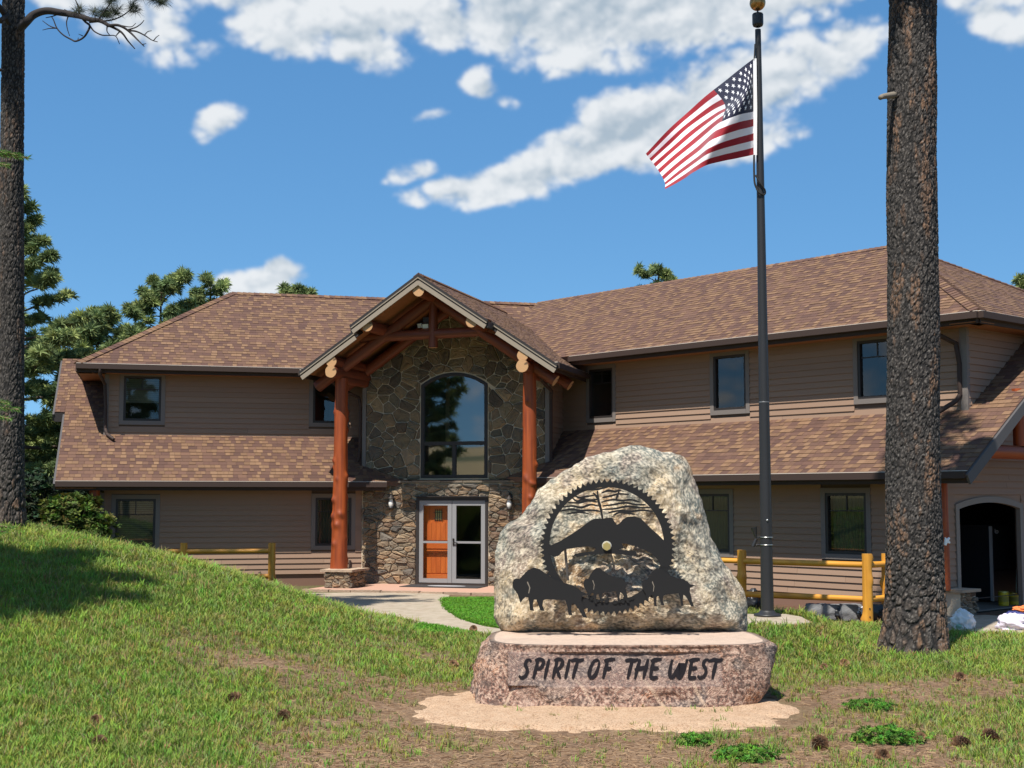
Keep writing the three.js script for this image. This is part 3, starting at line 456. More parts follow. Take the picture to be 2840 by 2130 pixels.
function stoneFace(F, region, o, parent, tones, cx, cy, opt = {}) {
  const xs = region.map((p) => p[0]), ys = region.map((p) => p[1]), x0 = Math.min(...xs), x1 = Math.max(...xs), y0 = Math.min(...ys), y1 = Math.max(...ys), sites = [];
  for (let y = y0 - cy, r = 0; y < y1 + cy; y += cy, r++) for (let x = x0 - cx + (r % 2) * cx * 0.5; x < x1 + cx; x += cx) { if (rng() < (opt.skip || 0)) continue; sites.push([x + rr(-0.48, 0.48) * cx, y + rr(-0.46, 0.46) * cy * (opt.jy || 1)]); }
  const k = (cx / cy) * (opt.k || 1), small = [];
  for (const s of sites) {
    let P = region.slice(); if (area(P) < 0) P.reverse();
    for (const t of sites) { if (t === s || Math.abs(t[0] - s[0]) > cx * 3.2 || Math.abs(t[1] - s[1]) > cy * 3.2) continue; const ax = t[0] - s[0], ay = (t[1] - s[1]) * k * k, c = (t[0] * t[0] - s[0] * s[0] + (t[1] * t[1] - s[1] * s[1]) * k * k) / 2; P = clipPoly(P, ax, ay, c); if (P.length < 3) break; }
    if (P.length < 3) continue;
    for (const cut of opt.cuts || []) { P = cut(P, s); if (P.length < 3) break; }
    if (P.length < 3 || area(P) < 0.0025) continue;
    // mortar joint: move every edge inwards
    const gap = (opt.gap || 0.011) * rr(0.8, 1.3); let Q = P.slice();
    for (let i = 0; i < P.length; i++) { const p = P[i], q = P[(i + 1) % P.length], ex = q[0] - p[0], ey = q[1] - p[1], L = Math.hypot(ex, ey); if (L < 1e-5) continue; const nx = ey / L, ny = -ex / L; Q = clipPoly(Q, nx, ny, nx * p[0] + ny * p[1] - gap); if (Q.length < 3) break; }
    if (Q.length < 3 || area(Q) < 0.0018) continue;
    Q = chaikin(Q, 0.11).map(([x, y]) => [x + rr(-0.003, 0.003), y + rr(-0.003, 0.003)]);
    const c = [0, 0]; for (const p of Q) { c[0] += p[0] / Q.length; c[1] += p[1] / Q.length; }
    const dep = rr(0.022, 0.075); const tk = rr(0.75, 1.25), tone = pick(tones).map((v, i, a) => lerp(v, (a[0] + a[1] + a[2]) / 3 * [1.22, 0.98, 0.76][i], 0.3) * tk), alt = mix3(tone, pick(tones), 0.5), n = Q.length, rings = [[1, -0.01], [1, dep * 0.55], [0.9, dep * 0.92], [0.5, dep * 1.04]], pos = [], col = [], uv = [];
    const ring = rings.map(([q, h], ri) => Q.map((p) => [lerp(c[0], p[0], q), lerp(c[1], p[1], q), o + h + (ri > 1 ? rr(-0.012, 0.01) : 0)]));
    const ctr = [c[0], c[1], o + dep + rr(-0.004, 0.006)];
    const put = (p) => { const w = F.p(...p); pos.push(w.x, w.y, w.z); uv.push(p[0] * 1.3 + s[0] * 7, p[1] * 1.3 + s[1] * 3); const m = clamp(0.5 + 1.3 * noise(p[0] * 9 + s[0] * 5, p[1] * 16, s[1] * 9)); const q = mix3(tone, alt, m), b = 1 + 0.3 * noise(p[0] * 40, p[1] * 40, s[0]); col.push(q[0] * b, q[1] * b, q[2] * b); };
    for (let r = 0; r < 3; r++) for (let i = 0; i < n; i++) { const j = (i + 1) % n, a = ring[r][i], b = ring[r][j], d = ring[r + 1][j], e = ring[r + 1][i]; for (const v of [a, b, d, a, d, e]) put(v); }
    for (let i = 0; i < n; i++) for (const v of [ring[3][i], ring[3][(i + 1) % n], ctr]) put(v);
    const g = geoFrom(pos, col, uv);
    if ((opt.all || stonePieces < 300) && area(Q) > 0.006 && !(opt.hidden && opt.hidden(c))) { stonePieces++; mesh('stone', g, stoneMat, parent); } else small.push(g);
  }
  if (small.length) mesh('small_stones', small, stoneMat, parent).userData.kind = 'stuff';
}
const archR = 1.42, archY = 5.215 - archR;
{
  reseed(61); const up = group('stone_wall', lodge), top = (s) => 7.0 - 0.667 * Math.abs(s);
  const reg = [[-2.32, 2.6], [2.32, 2.6], [2.32, top(2.32)], [0, 7.0], [-2.32, top(2.32)]];
  const cutWin = (P, s) => {
    const W = 0.885, yb = 2.6;
    if (Math.abs(s[0]) < W && s[1] < archY + Math.sqrt(Math.max(0, (archR + 0.03) ** 2 - s[0] ** 2))) { const dl = W - Math.abs(s[0]), dt = archR + 0.03 - Math.hypot(s[0], s[1] - archY); if (Math.min(dl, dt) > 0.3) return []; if (dl < dt || s[1] < 4.9) return s[0] < 0 ? clipPoly(P, 1, 0, -W) : clipPoly(P, -1, 0, -W); const a = Math.atan2(s[1] - archY, s[0]); return clipPoly(P, -Math.cos(a), -Math.sin(a), -(archR + 0.03 + archY * Math.sin(a))); }
    if (s[1] > 4.93) { const a = Math.atan2(s[1] - archY, s[0]), lim = archR + 0.03; const ca = Math.cos(clamp(a, 0.93, 2.21)), sa = Math.sin(clamp(a, 0.93, 2.21)); if (Math.abs(s[0]) < 1.5 && s[0] * ca + (s[1] - archY) * sa > lim) return clipPoly(P, -ca, -sa, -(lim + archY * sa)); }
    return s[0] < 0 ? clipPoly(P, 1, 0, -W) : clipPoly(P, -1, 0, -W);
  };
  stoneFace(FG, reg, 0, up, stoneTones.upper, 0.26, 0.225, { cuts: [cutWin], gap: 0.008, k: 0.95, skip: 0.26 });
  const sh = new THREE.Shape(reg.map(([x, y]) => new THREE.Vector2(x, y))), hp = new THREE.Path(); hp.moveTo(-0.86, 2.66); hp.lineTo(0.86, 2.66); const a0 = Math.acos(0.86 / archR); hp.absarc(0, archY, archR, a0, Math.PI - a0, false); hp.closePath(); sh.holes.push(hp);
  mesh('mortar', FG.put(new THREE.ExtrudeGeometry(sh, { depth: 0.2, bevelEnabled: false, curveSegments: 20 }).translate(0, 0, -0.19)), mortarMat, up);
  const lo = group('stone_wall', lodge); reseed(67);
  const cutDoor = (P, s) => { if (s[0] > -0.96 && s[0] < 0.91 && s[1] < 2.19) { const dl = s[0] + 0.96, dr = 0.91 - s[0], dt = 2.19 - s[1]; return dt < Math.min(dl, dr) ? clipPoly(P, 0, -1, -2.19) : dl < dr ? clipPoly(P, 1, 0, -0.96) : clipPoly(P, -1, 0, -0.91); } if (s[1] >= 2.19 && Math.abs(s[0]) < 0.97) return clipPoly(P, 0, -1, -2.19); return s[0] < 0 ? clipPoly(P, 1, 0, -0.96) : clipPoly(P, -1, 0, -0.91); };
  stoneFace(FG, [[-2.38, 0.03], [2.34, 0.03], [2.34, 2.5], [-2.38, 2.5]], 0.06, lo, stoneTones.lower, 0.25, 0.098, { cuts: [cutDoor], gap: 0.0065, skip: 0.2, k: 0.85, jy: 0.8, hidden: (c) => c[0] > 1.75 });
  const s2 = new THREE.Shape([[-2.4, 0], [2.36, 0], [2.36, 2.52], [-2.4, 2.52]].map((p) => new THREE.Vector2(...p))), h2 = new THREE.Path(); h2.moveTo(-0.95, -0.001 + 0.02); h2.lineTo(0.9, 0.02); h2.lineTo(0.9, 2.18); h2.lineTo(-0.95, 2.18); h2.closePath(); s2.holes.push(h2);
  mesh('mortar', FG.put(new THREE.ExtrudeGeometry(s2, { depth: 0.25, bevelEnabled: false }).translate(0, 0, -0.19)), mortarMat, lo);
  for (let s = -2.42; s < 2.36;) { const e = Math.min(2.38, s + rr(0.45, 0.95)); const g = FG.box(s, e - 0.012, 2.525, 2.575 + rr(-0.006, 0.006), 0.0, 0.135 + rr(-0.012, 0.012)); const c = pick(stoneTones.lower).map((v) => v * 1.15); mesh('sill_stone', tint(g, (x, y, z) => mix3(c, [0.34, 0.27, 0.2], clamp(0.5 + noise(x * 9, y * 9, z * 9)))), stoneMat, lo); s = e; }
  // return faces of the bay
  reseed(71); const side = group('stone_wall', lodge); stoneFace(new Frame(FG.p(-2.4, 0, 0), -107), [[-0.02, 0.03], [0.06, 0.03], [0.06, 2.5], [-0.02, 2.5]], 0.0, side, stoneTones.lower, 0.2, 0.14, { hidden: () => true });
}
// tall window over the door
{
  const w = group('window', lodge), a0 = Math.acos(0.86 / archR), Ro = archR, f = 0.07;
  const outer = new THREE.Shape(); outer.moveTo(-0.86, 2.64); outer.lineTo(0.86, 2.64); outer.absarc(0, archY, Ro, a0, Math.PI - a0, false); outer.closePath();
  const inn = new THREE.Path(); const a1 = Math.acos((0.86 - f) / (Ro - f)); inn.moveTo(-0.86 + f, 2.64 + f); inn.lineTo(0.86 - f, 2.64 + f); inn.absarc(0, archY, Ro - f, a1, Math.PI - a1, false); inn.closePath(); outer.holes.push(inn);
  mesh('frame', FG.put(new THREE.ExtrudeGeometry(outer, { depth: 0.09, bevelEnabled: true, bevelSize: 0.006, bevelThickness: 0.006, bevelSegments: 1, curveSegments: 24 }).translate(0, 0, -0.06)), darkMat, w);
  mesh('mullion', FG.box(-0.79, 0.79, 3.44, 3.53, -0.05, 0.025), darkMat, w); mesh('mullion', FG.box(-0.045, 0.045, 2.71, 3.44, -0.05, 0.022), darkMat, w);
  const top = new THREE.Shape(); top.moveTo(-0.8, 3.52); top.lineTo(0.8, 3.52); top.absarc(0, archY, Ro - f + 0.01, a1, Math.PI - a1, false); top.closePath();
  const big = glass.clone(); big.ior = 2.5;
  mesh('pane', FG.put(new THREE.ShapeGeometry(top, 20).translate(0, 0, -0.02)), big, w);
  for (const [a, b] of [[-0.8, -0.04], [0.04, 0.8]]) mesh('pane', FG.put(new THREE.PlaneGeometry(b - a, 0.76).translate((a + b) / 2, 3.07, -0.02)), big, w);
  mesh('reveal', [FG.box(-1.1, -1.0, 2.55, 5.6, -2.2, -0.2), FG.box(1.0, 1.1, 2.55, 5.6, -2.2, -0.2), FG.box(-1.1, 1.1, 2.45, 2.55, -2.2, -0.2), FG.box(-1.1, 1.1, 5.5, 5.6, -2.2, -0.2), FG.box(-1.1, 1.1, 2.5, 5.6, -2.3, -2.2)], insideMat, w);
}
const doorGlass = glass.clone(); doorGlass.ior = 1.45; doorGlass.color.setRGB(0.95, 0.95, 0.95);
// storm doors, with the wooden door standing shut behind one of them
{
  mesh('door_frame', [FG.box(-0.95, -0.88, 0.02, 2.17, -0.1, 0.1), FG.box(0.83, 0.9, 0.02, 2.17, -0.1, 0.1), FG.box(-0.88, 0.83, 2.1, 2.17, -0.1, 0.1), FG.box(-0.88, 0.83, 0.02, 0.09, -0.1, 0.1)], darkMat, lodge);
  mesh('door_drip_cap', FG.box(-0.97, 0.92, 2.172, 2.195, 0.0, 0.17), darkMat, lodge);
  for (const [a, b, hs] of [[-0.875, -0.03, 1], [-0.02, 0.825, -1]]) {
    const d = group('storm_door', lodge), w = 0.105;
    mesh('door_stile', FG.box(a, a + w, 0.1, 2.09, 0.03, 0.075), grayAlu, d); mesh('door_stile', FG.box(b - w, b, 0.1, 2.09, 0.03, 0.075), grayAlu, d);
    mesh('door_rail', FG.box(a + w, b - w, 1.97, 2.09, 0.03, 0.075), grayAlu, d); mesh('door_rail', FG.box(a + w, b - w, 0.1, 0.2, 0.03, 0.082), grayAlu, d); mesh('door_rail', FG.box(a + w, b - w, 1.055, 1.105, 0.032, 0.08), grayAlu, d);
    mesh('pane', FG.put(new THREE.PlaneGeometry(b - a - 2 * w, 0.855).translate((a + b) / 2, 0.6275, 0.052)), doorGlass, d); mesh('pane', FG.put(new THREE.PlaneGeometry(b - a - 2 * w, 0.865).translate((a + b) / 2, 1.5375, 0.052)), doorGlass, d);
    if (hs < 0) mesh('handle', [FG.box(a + 0.02, a + 0.06, 1.0, 1.17, 0.076, 0.09), FG.put(new THREE.SphereGeometry(0.022, 10, 8).translate(a + 0.04, 1.16, 0.105)), FG.box(a + 0.03, a + 0.15, 1.055, 1.08, 0.1, 0.12)], darkMat, d);
  }
  reseed(77); const wood = mat([1, 1, 1], 0.5, { vc: true }), d = group('wooden_door', lodge), oak = (g, k) => tint(g, (x, y, z) => { const n = clamp(0.5 + 0.8 * noise(x * 26 + k, y * 1.6, z * 26)); return mix3([0.62, 0.15, 0.02], [0.42, 0.085, 0.012], n); });
  const OA = -0.12;
  mesh('door_slab', oak(FG.put(new THREE.BoxGeometry(0.9, 2.05, 0.045, 30, 20, 1).translate(-0.44, 1.06, OA - 0.03)), 1), wood, d);
  for (let i = 0; i < 5; i++) mesh('plank', oak(FG.box(-0.75 + i * 0.125, -0.75 + i * 0.125 + 0.119, 0.32, 0.8, OA - 0.008, OA + 0.004), i * 3.3), wood, d);
  for (let i = 0; i < 5; i++) mesh('plank', oak(FG.box(-0.75 + i * 0.125, -0.75 + i * 0.125 + 0.119, 1.12, 1.55, OA - 0.008, OA + 0.004), i * 4.3), wood, d);
  mesh('door_panel', oak(FG.box(-0.75, -0.13, 0.12, 0.29, OA - 0.008, OA + 0.016), 20), wood, d); mesh('door_panel', oak(FG.box(-0.75, -0.13, 0.92, 1.05, OA - 0.008, OA + 0.02), 23), wood, d); mesh('door_panel', oak(FG.box(-0.75, -0.13, 0.83, 0.885, OA - 0.008, OA + 0.012), 29), wood, d);
  mesh('speakeasy_window', FG.box(-0.52, -0.35, 1.62, 1.84, OA - 0.004, OA + 0.006), mat([0.34, 0.32, 0.12], 0.4), d);
  mesh('grille', [0, 1, 2, 3].map((i) => FG.box(-0.525 + i * 0.055, -0.513 + i * 0.055, 1.58, 1.88, OA + 0.012, OA + 0.024)).concat([FG.box(-0.56, -0.31, 1.79, 1.802, OA + 0.024, OA + 0.034), FG.box(-0.56, -0.31, 1.65, 1.662, OA + 0.024, OA + 0.034)]), darkMat, d);
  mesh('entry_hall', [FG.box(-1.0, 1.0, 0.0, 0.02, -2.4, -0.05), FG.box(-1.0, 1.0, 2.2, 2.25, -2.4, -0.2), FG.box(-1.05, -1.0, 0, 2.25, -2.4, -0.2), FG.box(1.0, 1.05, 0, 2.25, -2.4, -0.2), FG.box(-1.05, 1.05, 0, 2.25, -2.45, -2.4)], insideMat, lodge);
}
// --- porch floor, pier, posts, log gable
const porch = new THREE.Group(); porch.name = 'porch'; porch.position.copy(FG.p(0, 0, 1.2)); scene.add(porch); tag(porch, 'pinkish porch floor edged with flat stones', 'porch', null, 'structure');
mesh('porch_floor', FG.box(-2.75, 3.3, -0.06, 0.05, 0.05, 2.42), mat([0.5, 0.3, 0.22], 0.9, { bump: concreteTex, bs: 0.002 }), porch);
reseed(81); for (let s = -2.8; s < 3.3;) { const e = s + rr(0.28, 0.75), g = FG.box(s, e - 0.02, -0.05, 0.058 + rr(-0.004, 0.008), 2.425, 2.58 + rr(-0.03, 0.03)); mesh('edging_stone', tint(g, (x, y, z) => mix3([0.5, 0.35, 0.25], [0.34, 0.24, 0.17], clamp(0.5 + noise(x * 7, y * 7, z * 7)))), stoneMat, porch); s = e; }
{
  reseed(83); for (const k of [-1, 1]) {
    const pier = group('stone_pier', lodge), c = k < 0 ? -2.21 : 2.3, a = c - 0.34, b = c + 0.34, o0 = 1.05, o1 = 1.93;
    mesh('mortar', FG.box(a + 0.03, b - 0.03, 0, 0.42, o0 + 0.03, o1 - 0.03), mortarMat, pier);
    const R = [[0, 0.02], [b - a, 0.02], [b - a, 0.43], [0, 0.43]], Rs = [[0, 0.02], [o1 - o0, 0.02], [o1 - o0, 0.43], [0, 0.43]];
    if (k < 0) { stoneFace(new Frame(FG.p(a, 0, o1 - 0.03), -17), R, 0, pier, stoneTones.lower, 0.18, 0.1, { gap: 0.008, all: true }); stoneFace(new Frame(FG.p(b - 0.03, 0, o1), 73), Rs, 0, pier, stoneTones.lower, 0.19, 0.085, { gap: 0.008, all: true }); }
    const cap = new THREE.BoxGeometry(b - a + 0.14, 0.055, o1 - o0 + 0.14, 10, 1, 10), p = cap.attributes.position; for (let i = 0; i < p.count; i++) { const n = 0.03 * noise(p.getX(i) * 4 + k, 1, p.getZ(i) * 4); p.setXYZ(i, p.getX(i) * (1 + n), p.getY(i) + n * 0.3, p.getZ(i) * (1 + n)); } cap.translate(c, 0.455, (o0 + o1) / 2); cap.computeVertexNormals();
    mesh('cap_stone', tint(FG.put(cap), (x, y, z) => mix3([0.58, 0.44, 0.31], [0.4, 0.3, 0.22], clamp(0.5 + noise(x * 8, y * 8, z * 8)))), stoneMat, pier);
  }
}
const logMat = mat([1, 1, 1], 0.55, { vc: true }), endC = [[0.62, 0.37, 0.18], [0.44, 0.23, 0.1]];
const LC = { c0: [0.42, 0.085, 0.014], c1: [0.17, 0.03, 0.008] }, LD = { c0: [0.24, 0.062, 0.026], c1: [0.13, 0.032, 0.016] };
function logPart(name, a, b, r0, r1, o, ends) { const m = mesh(name, logGeo(a, b, r0, r1, o), logMat, lodge); for (const e of ends || []) { const at = e ? b : a, d = at.clone().sub(e ? a : b).normalize(); mesh('sawn_end', discGeo(at.clone().addScaledVector(d, 0.003), d, (e ? r1 : r0) * 1.0, ...endC), logMat, m); } return m; }
{
  reseed(87);
  logPart('log_post', FG.p(-2.36, 0.47, 1.5), FG.p(-2.34, 5.02, 1.5), 0.185, 0.15, { ...LC, knots: 26, seg: 110, rad: 30, flare: 0.12 });
  logPart('log_post', FG.p(2.36, 0.47, 1.5), FG.p(2.36, 5.02, 1.5), 0.18, 0.15, { ...LC, knots: 26, seg: 110, rad: 30, flare: 0.1 });
  for (const k of [-1, 1]) {
    logPart('plate_log', FG.p(2.36 * k, 5.16, -0.1), FG.p(2.36 * k, 5.13, 2.09), 0.15, 0.145, LD, [1]);
    logPart('purlin', FG.p(2.36 * k, 5.385, -0.1), FG.p(2.36 * k, 5.37, 2.06), 0.13, 0.13, LD, [1]);
    logPart('purlin', FG.p(1.28 * k, 6.15, -0.1), FG.p(1.28 * k, 6.14, 2.47), 0.15, 0.14, LD, [1]);
    for (const [o, r] of [[1.5, 0.135], [0.16, 0.13]]) logPart('log_rafter', FG.p(2.98 * k, 4.82, o), FG.p(0.02 * k, 6.82, o), r, r * 0.95, { ...LD, knots: 5 }, [0]);
    logPart('corner_brace', FG.p(2.36 * k, 5.02, 0.02), FG.p(2.36 * k, 5.02, 1.4), 0.12, 0.12, LD);
  }
  logPart('ridge_log', FG.p(0, 6.9, -0.1), FG.p(0, 6.9, 2.49), 0.15, 0.14, LD, [1]);
  logPart('tie_beam', FG.p(-1.86, 5.98, 1.5), FG.p(1.6, 6.03, 1.5), 0.125, 0.115, { ...LD, knots: 4 }, [0, 1]);
  logPart('king_post', FG.p(0, 5.68, 1.52), FG.p(0, 6.8, 1.52), 0.105, 0.1, { ...LD, flare: 0.1 }, [0]);
  // log posts and truss of the two wing gables
  logPart('log_post', FL.p(-6.42, -0.2, 0.36), FL.p(-6.42, 2.45, 0.36), 0.13, 0.12, { ...LC, knots: 6 });
  logPart('log_post', FR.p(11.5, 0.5, 0.2), FR.p(11.5, 2.75, 0.2), 0.085, 0.075, { ...LC, knots: 6 });
  logPart('tie_beam', FE.p(0.35, 3.0, 0.72), FE.p(6.5, 3.0, 0.72), 0.13, 0.125, { ...LC, knots: 8 }, [0]);
  logPart('king_post', FE.p(1.62, 3.12, 0.72), FE.p(1.62, 4.2, 0.72), 0.11, 0.11, LC);
}
// gable roof with its stepped barge boards
{
  const t = 0.667, L = lenAt(3.1, t), Lm = lenAt(1.48, t);
  for (const [F, k] of [[FGR, -1], [FGL, 1]]) {
    const q = (P) => P.map(([a, l]) => [k * a, l]);
    roofPlane(F, 5.2, 3.1, t, q([[2.05, 0], [-4, 0], [-4, L], [2.05, L]]), 91 + k, { deck: soffitMat });
    roofPlane(F, 5.2, 3.1, t, q([[2.5, Lm], [2.052, Lm], [2.052, L], [2.5, L]]), 95 + k, { deck: soffitMat });
    const barge = mat([0.29, 0.24, 0.185], 0.7), e = k < 0 ? 0 : 0.002;
    const strip = (name, s0, s1, o, dy, h, m) => mesh(name, bar(FG.p(-k * s0, 7.27 - t * s0 + dy, o + e), FG.p(-k * s1, 7.27 - t * s1 + dy, o + e), 0.03, h, V(0, 1, 0)), m, lodge);
    strip('barge_board', -0.012, 1.62, 2.52, -0.195, 0.1, barge); strip('barge_trim', -0.012, 1.66, 2.53, -0.075, 0.034, barge); strip('barge_backing', 0, 1.66, 2.5, -0.11, 0.14, darkMat); strip('roof_edge', -0.01, 1.68, 2.535, -0.028, 0.05, darkMat);
    strip('barge_board', 1.74, 3.12, 2.07, -0.195, 0.1, barge); strip('barge_trim', 1.64, 3.16, 2.08, -0.075, 0.034, barge); strip('barge_backing', 1.6, 3.16, 2.05, -0.11, 0.15, darkMat); strip('roof_edge', 1.6, 3.18, 2.085, -0.028, 0.05, darkMat);
    mesh('barge_return', FG.box(-k * 1.6, -k * 1.68, 5.98, 6.12, 2.09, 2.5), darkMat, lodge);
    mesh('gutter', [FG.box(-k * 3.1, -k * 3.22, 5.06, 5.07, -1.5, 2.05), FG.box(-k * 3.21, -k * 3.222, 5.06, 5.18, -1.5, 2.05), FG.box(-k * 3.08, -k * 3.1, 4.99, 5.17, -1.5, 2.05), FG.box(-k * 3.1, -k * 3.21, 5.07, 5.17, 2.04, 2.05)], gutterMat, lodge);
    mesh('drip_edge', FG.box(-k * 3.06, -k * 3.18, 5.188, 5.2, -1.5, 2.06), dripMat, lodge);
  }
  reseed(97); capRow(FG.p(0, 7.275, 2.5), FG.p(0, 7.275, -4), upN(FGR, t), upN(FGL, t));
}
// arched garage doorway and what one sees of the room behind it
{
  const g = group('garage_doorway', lodge), c = trimMat, w = 0.11, mid = (arch.a + arch.b) / 2, hw = (arch.b - arch.a) / 2, R = (hw * hw + arch.rise ** 2) / (2 * arch.rise), yc = arch.y + arch.rise - R;
  const sh = new THREE.Shape(), A0 = Math.asin(hw / R), Ro = R + 0.11; sh.moveTo(mid - hw - w, 0.02); sh.lineTo(mid - hw, 0.02); sh.lineTo(mid - hw, arch.y); for (let i = 0; i <= 16; i++) { const a = -A0 + 2 * A0 * i / 16; sh.lineTo(mid + Math.sin(a) * R, yc + Math.cos(a) * R); } sh.lineTo(mid + hw, 0.02); sh.lineTo(mid + hw + w, 0.02); for (let i = 16; i >= 0; i--) { const a = -A0 * 1.09 + 2 * A0 * 1.09 * i / 16; sh.lineTo(mid + Math.sin(a) * Ro, yc + Math.cos(a) * Ro); } sh.closePath();
  mesh('casing', FE.put(new THREE.ExtrudeGeometry(sh, { depth: 0.09, bevelEnabled: false }).translate(0, 0, -0.04)), mat([0.24, 0.21, 0.18], 0.7), g);
 const sp = new THREE.Shape(); sp.moveTo(arch.a - 0.13, arch.y - 0.02); sp.lineTo(arch.a - 0.13, arch.y + arch.rise + 0.16); sp.lineTo(arch.b + 0.13, arch.y + arch.rise + 0.16); sp.lineTo(arch.b + 0.13, arch.y - 0.02); for (let i = 16; i >= 0; i--) { const a = -A0 + 2 * A0 * i / 16; sp.lineTo(mid + Math.sin(a) * (R + 0.05), yc + Math.cos(a) * (R + 0.05)); } sp.closePath();
  mesh('arch_spandrel', FE.put(new THREE.ExtrudeGeometry(sp, { depth: 0.05, bevelEnabled: false }).translate(0, 0, -0.045)), sidingMats[0], g);
  mesh('inner_jamb', [FE.box(arch.a - 0.02, arch.a, 0.02, arch.y, -0.25, -0.04), ], mat([0.4, 0.17, 0.07], 0.6), g);
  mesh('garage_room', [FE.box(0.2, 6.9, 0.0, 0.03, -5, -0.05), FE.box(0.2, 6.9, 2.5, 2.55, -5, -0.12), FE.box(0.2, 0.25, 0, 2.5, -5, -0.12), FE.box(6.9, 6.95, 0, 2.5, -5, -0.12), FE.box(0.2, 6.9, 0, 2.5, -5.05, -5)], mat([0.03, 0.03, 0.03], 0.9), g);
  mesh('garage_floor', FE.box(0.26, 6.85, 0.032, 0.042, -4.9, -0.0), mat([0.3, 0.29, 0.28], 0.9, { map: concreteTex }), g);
}
// ---------------------------------------------------------------- the monument: base stone, boulder, saw blade
const rockBump = noiseTex(512, 60, 0, 1, 12);
const flecks = (x, y, z, k) => clamp(0.5 + 0.95 * noise(x * 31 + k, y * 31, z * 31) + 0.7 * noise(x * 67, y * 67 + k, z * 67));
{
  // upper boulder: silhouette surveyed at its mid thickness
  const S = [[1083, 1362], [1072, 1334], [1066, 1296], [1066, 1252], [1072, 1196], [1085, 1158], [1099, 1131], [1121, 1117], [1145, 1082], [1173, 1048], [1213, 1019], [1261, 995], [1320, 979], [1350, 968], [1373, 963], [1400, 969], [1433, 980], [1472, 986], [1485, 998], [1493, 1023], [1510, 1070], [1526, 1126], [1548, 1194], [1572, 1230], [1603, 1268], [1612, 1296], [1611, 1330], [1607, 1362]];
  const mid = 15.85, ol = S.map(([a, b]) => px(a, b, mid)), top = ol.map((p) => [p.x, Math.max(p.y, 0.62)]);
  const curve = new THREE.CatmullRomCurve3(top.map(([x, y]) => V(x, y, 0)).concat([V(2.2, 0.62, 0), V(1.2, 0.62, 0), V(0.3, 0.62, 0)]), true, 'centripetal');
  const N = 460, O = curve.getSpacedPoints(N), cx = 1.27, cy = 1.5, MF = 120, MB = 26, pos = [], col = [], uv = [], idx = [];
  const rock = thing('boulder', V(1.25, 0.62, -mid), 'tall rough grey and tan boulder carrying the black saw blade', 'boulder');
  const vert = (X, Y, Z, front) => {
    let d = 0.06 * fbm(X * 1.5, Y * 1.5, Z * 1.5 + 3, 3); const c1 = cell(X * 2.3 + 4, Y * 2.0, Z * 2.3), c2 = cell(X * 6.5, Y * 6 + 9, Z * 6.5);
    d += 0.13 * (c1[0] - 0.5) + 0.05 * Math.abs(noise(X * 3.1, Y * 3.1 + 4, Z * 3.1)) - 0.03 * Math.abs(noise(X * 8, Y * 8, Z * 8 + 2)) + 0.05 * (c2[0] - 0.45) + 0.02 * fbm(X * 12, Y * 12, Z * 12, 3);
    return d;
  };
  const shade = (X, Y, Z) => {
    const z1 = fbm(X * 0.9 + 2, Y * 0.9, Z * 0.9, 3), z2 = fbm(X * 2.2, Y * 2.2 + 5, Z * 2.2, 3), z3 = fbm(X * 3.4 + 7, Y * 2.4, Z * 3, 3), f = flecks(X, Y, Z, 3);
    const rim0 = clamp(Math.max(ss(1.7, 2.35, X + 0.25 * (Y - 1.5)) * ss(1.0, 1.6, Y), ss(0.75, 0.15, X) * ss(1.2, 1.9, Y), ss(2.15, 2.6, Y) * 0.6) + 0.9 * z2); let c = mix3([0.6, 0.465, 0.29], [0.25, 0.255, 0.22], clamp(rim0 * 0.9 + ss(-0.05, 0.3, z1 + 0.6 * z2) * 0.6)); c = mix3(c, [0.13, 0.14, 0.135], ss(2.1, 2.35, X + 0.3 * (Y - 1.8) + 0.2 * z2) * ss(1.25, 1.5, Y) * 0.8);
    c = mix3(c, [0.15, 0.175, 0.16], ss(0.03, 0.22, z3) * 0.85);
    c = mix3(c, [0.52, 0.3, 0.13], ss(0.17, 0.36, z2 - 0.4 * z1) * 0.7);
    c = mix3(c, [0.27, 0.2, 0.17], ss(0.05, 0.26, -z3) * 0.7);
    const wr = Math.abs(noise(X * 19 + 1.5 * z2, Y * 19, Z * 19)), den = 0.35 + 0.65 * ss(-0.2, 0.25, fbm(X * 1.9 + 8, Y * 1.9, Z * 1.9, 2)); c = mix3(c, [0.06, 0.06, 0.055], ss(0.66, 0.76, f) * 0.85 * den); c = mix3(c, [0.78, 0.69, 0.54], Math.max(ss(0.34, 0.24, f), ss(0.09, 0.02, wr) * 0.8) * 0.7 * (1.15 - den * 0.5));
    const cr = cell(X * 1.7, Y * 1.7, Z * 1.7 + 4); c = mix3(c, [0.08, 0.07, 0.06], (1 - ss(0.0, 0.045, cr[1] - cr[0])) * 0.55);
    return c;
  };
  const rows = [];
  for (let r = 0; r <= MF; r++) rows.push([Math.pow(r / MF, 0.8), 1]);
  for (let r = MB - 1; r >= 0; r--) rows.push([Math.pow(r / MB, 0.6), -1]);
  for (const [q, sgnZ] of rows) for (let i = 0; i <= N; i++) {
    const o = O[i % N], ex = o.x - cx, ey = o.y - cy; let X = cx + ex * q, Y = cy + ey * q;
    const right = ss(0.75, 1.25, ex), p = lerp(5.2, 3.4, right), prof = Math.pow(Math.max(0, 1 - Math.pow(q, p)), 0.55);
    let Z = sgnZ > 0 ? 0.5 * prof - 0.14 * (Y - 0.62) * prof + 0.05 * prof * noise(X * 0.9, Y * 0.9, 4) : -0.55 * prof;
    const n = vert(X, Y, Z), amt = sgnZ > 0 ? 1 : 0.8, rim = 1 - prof, L = Math.hypot(ex, ey) || 1;
    Z += n * amt * (0.35 + 0.65 * prof) * sgnZ; X += ex / L * n * rim * 0.5; Y += ey / L * n * rim * 0.5;
    Y = Math.max(Y, 0.622 + 0.004 * noise(X * 5, 1, Z * 5));
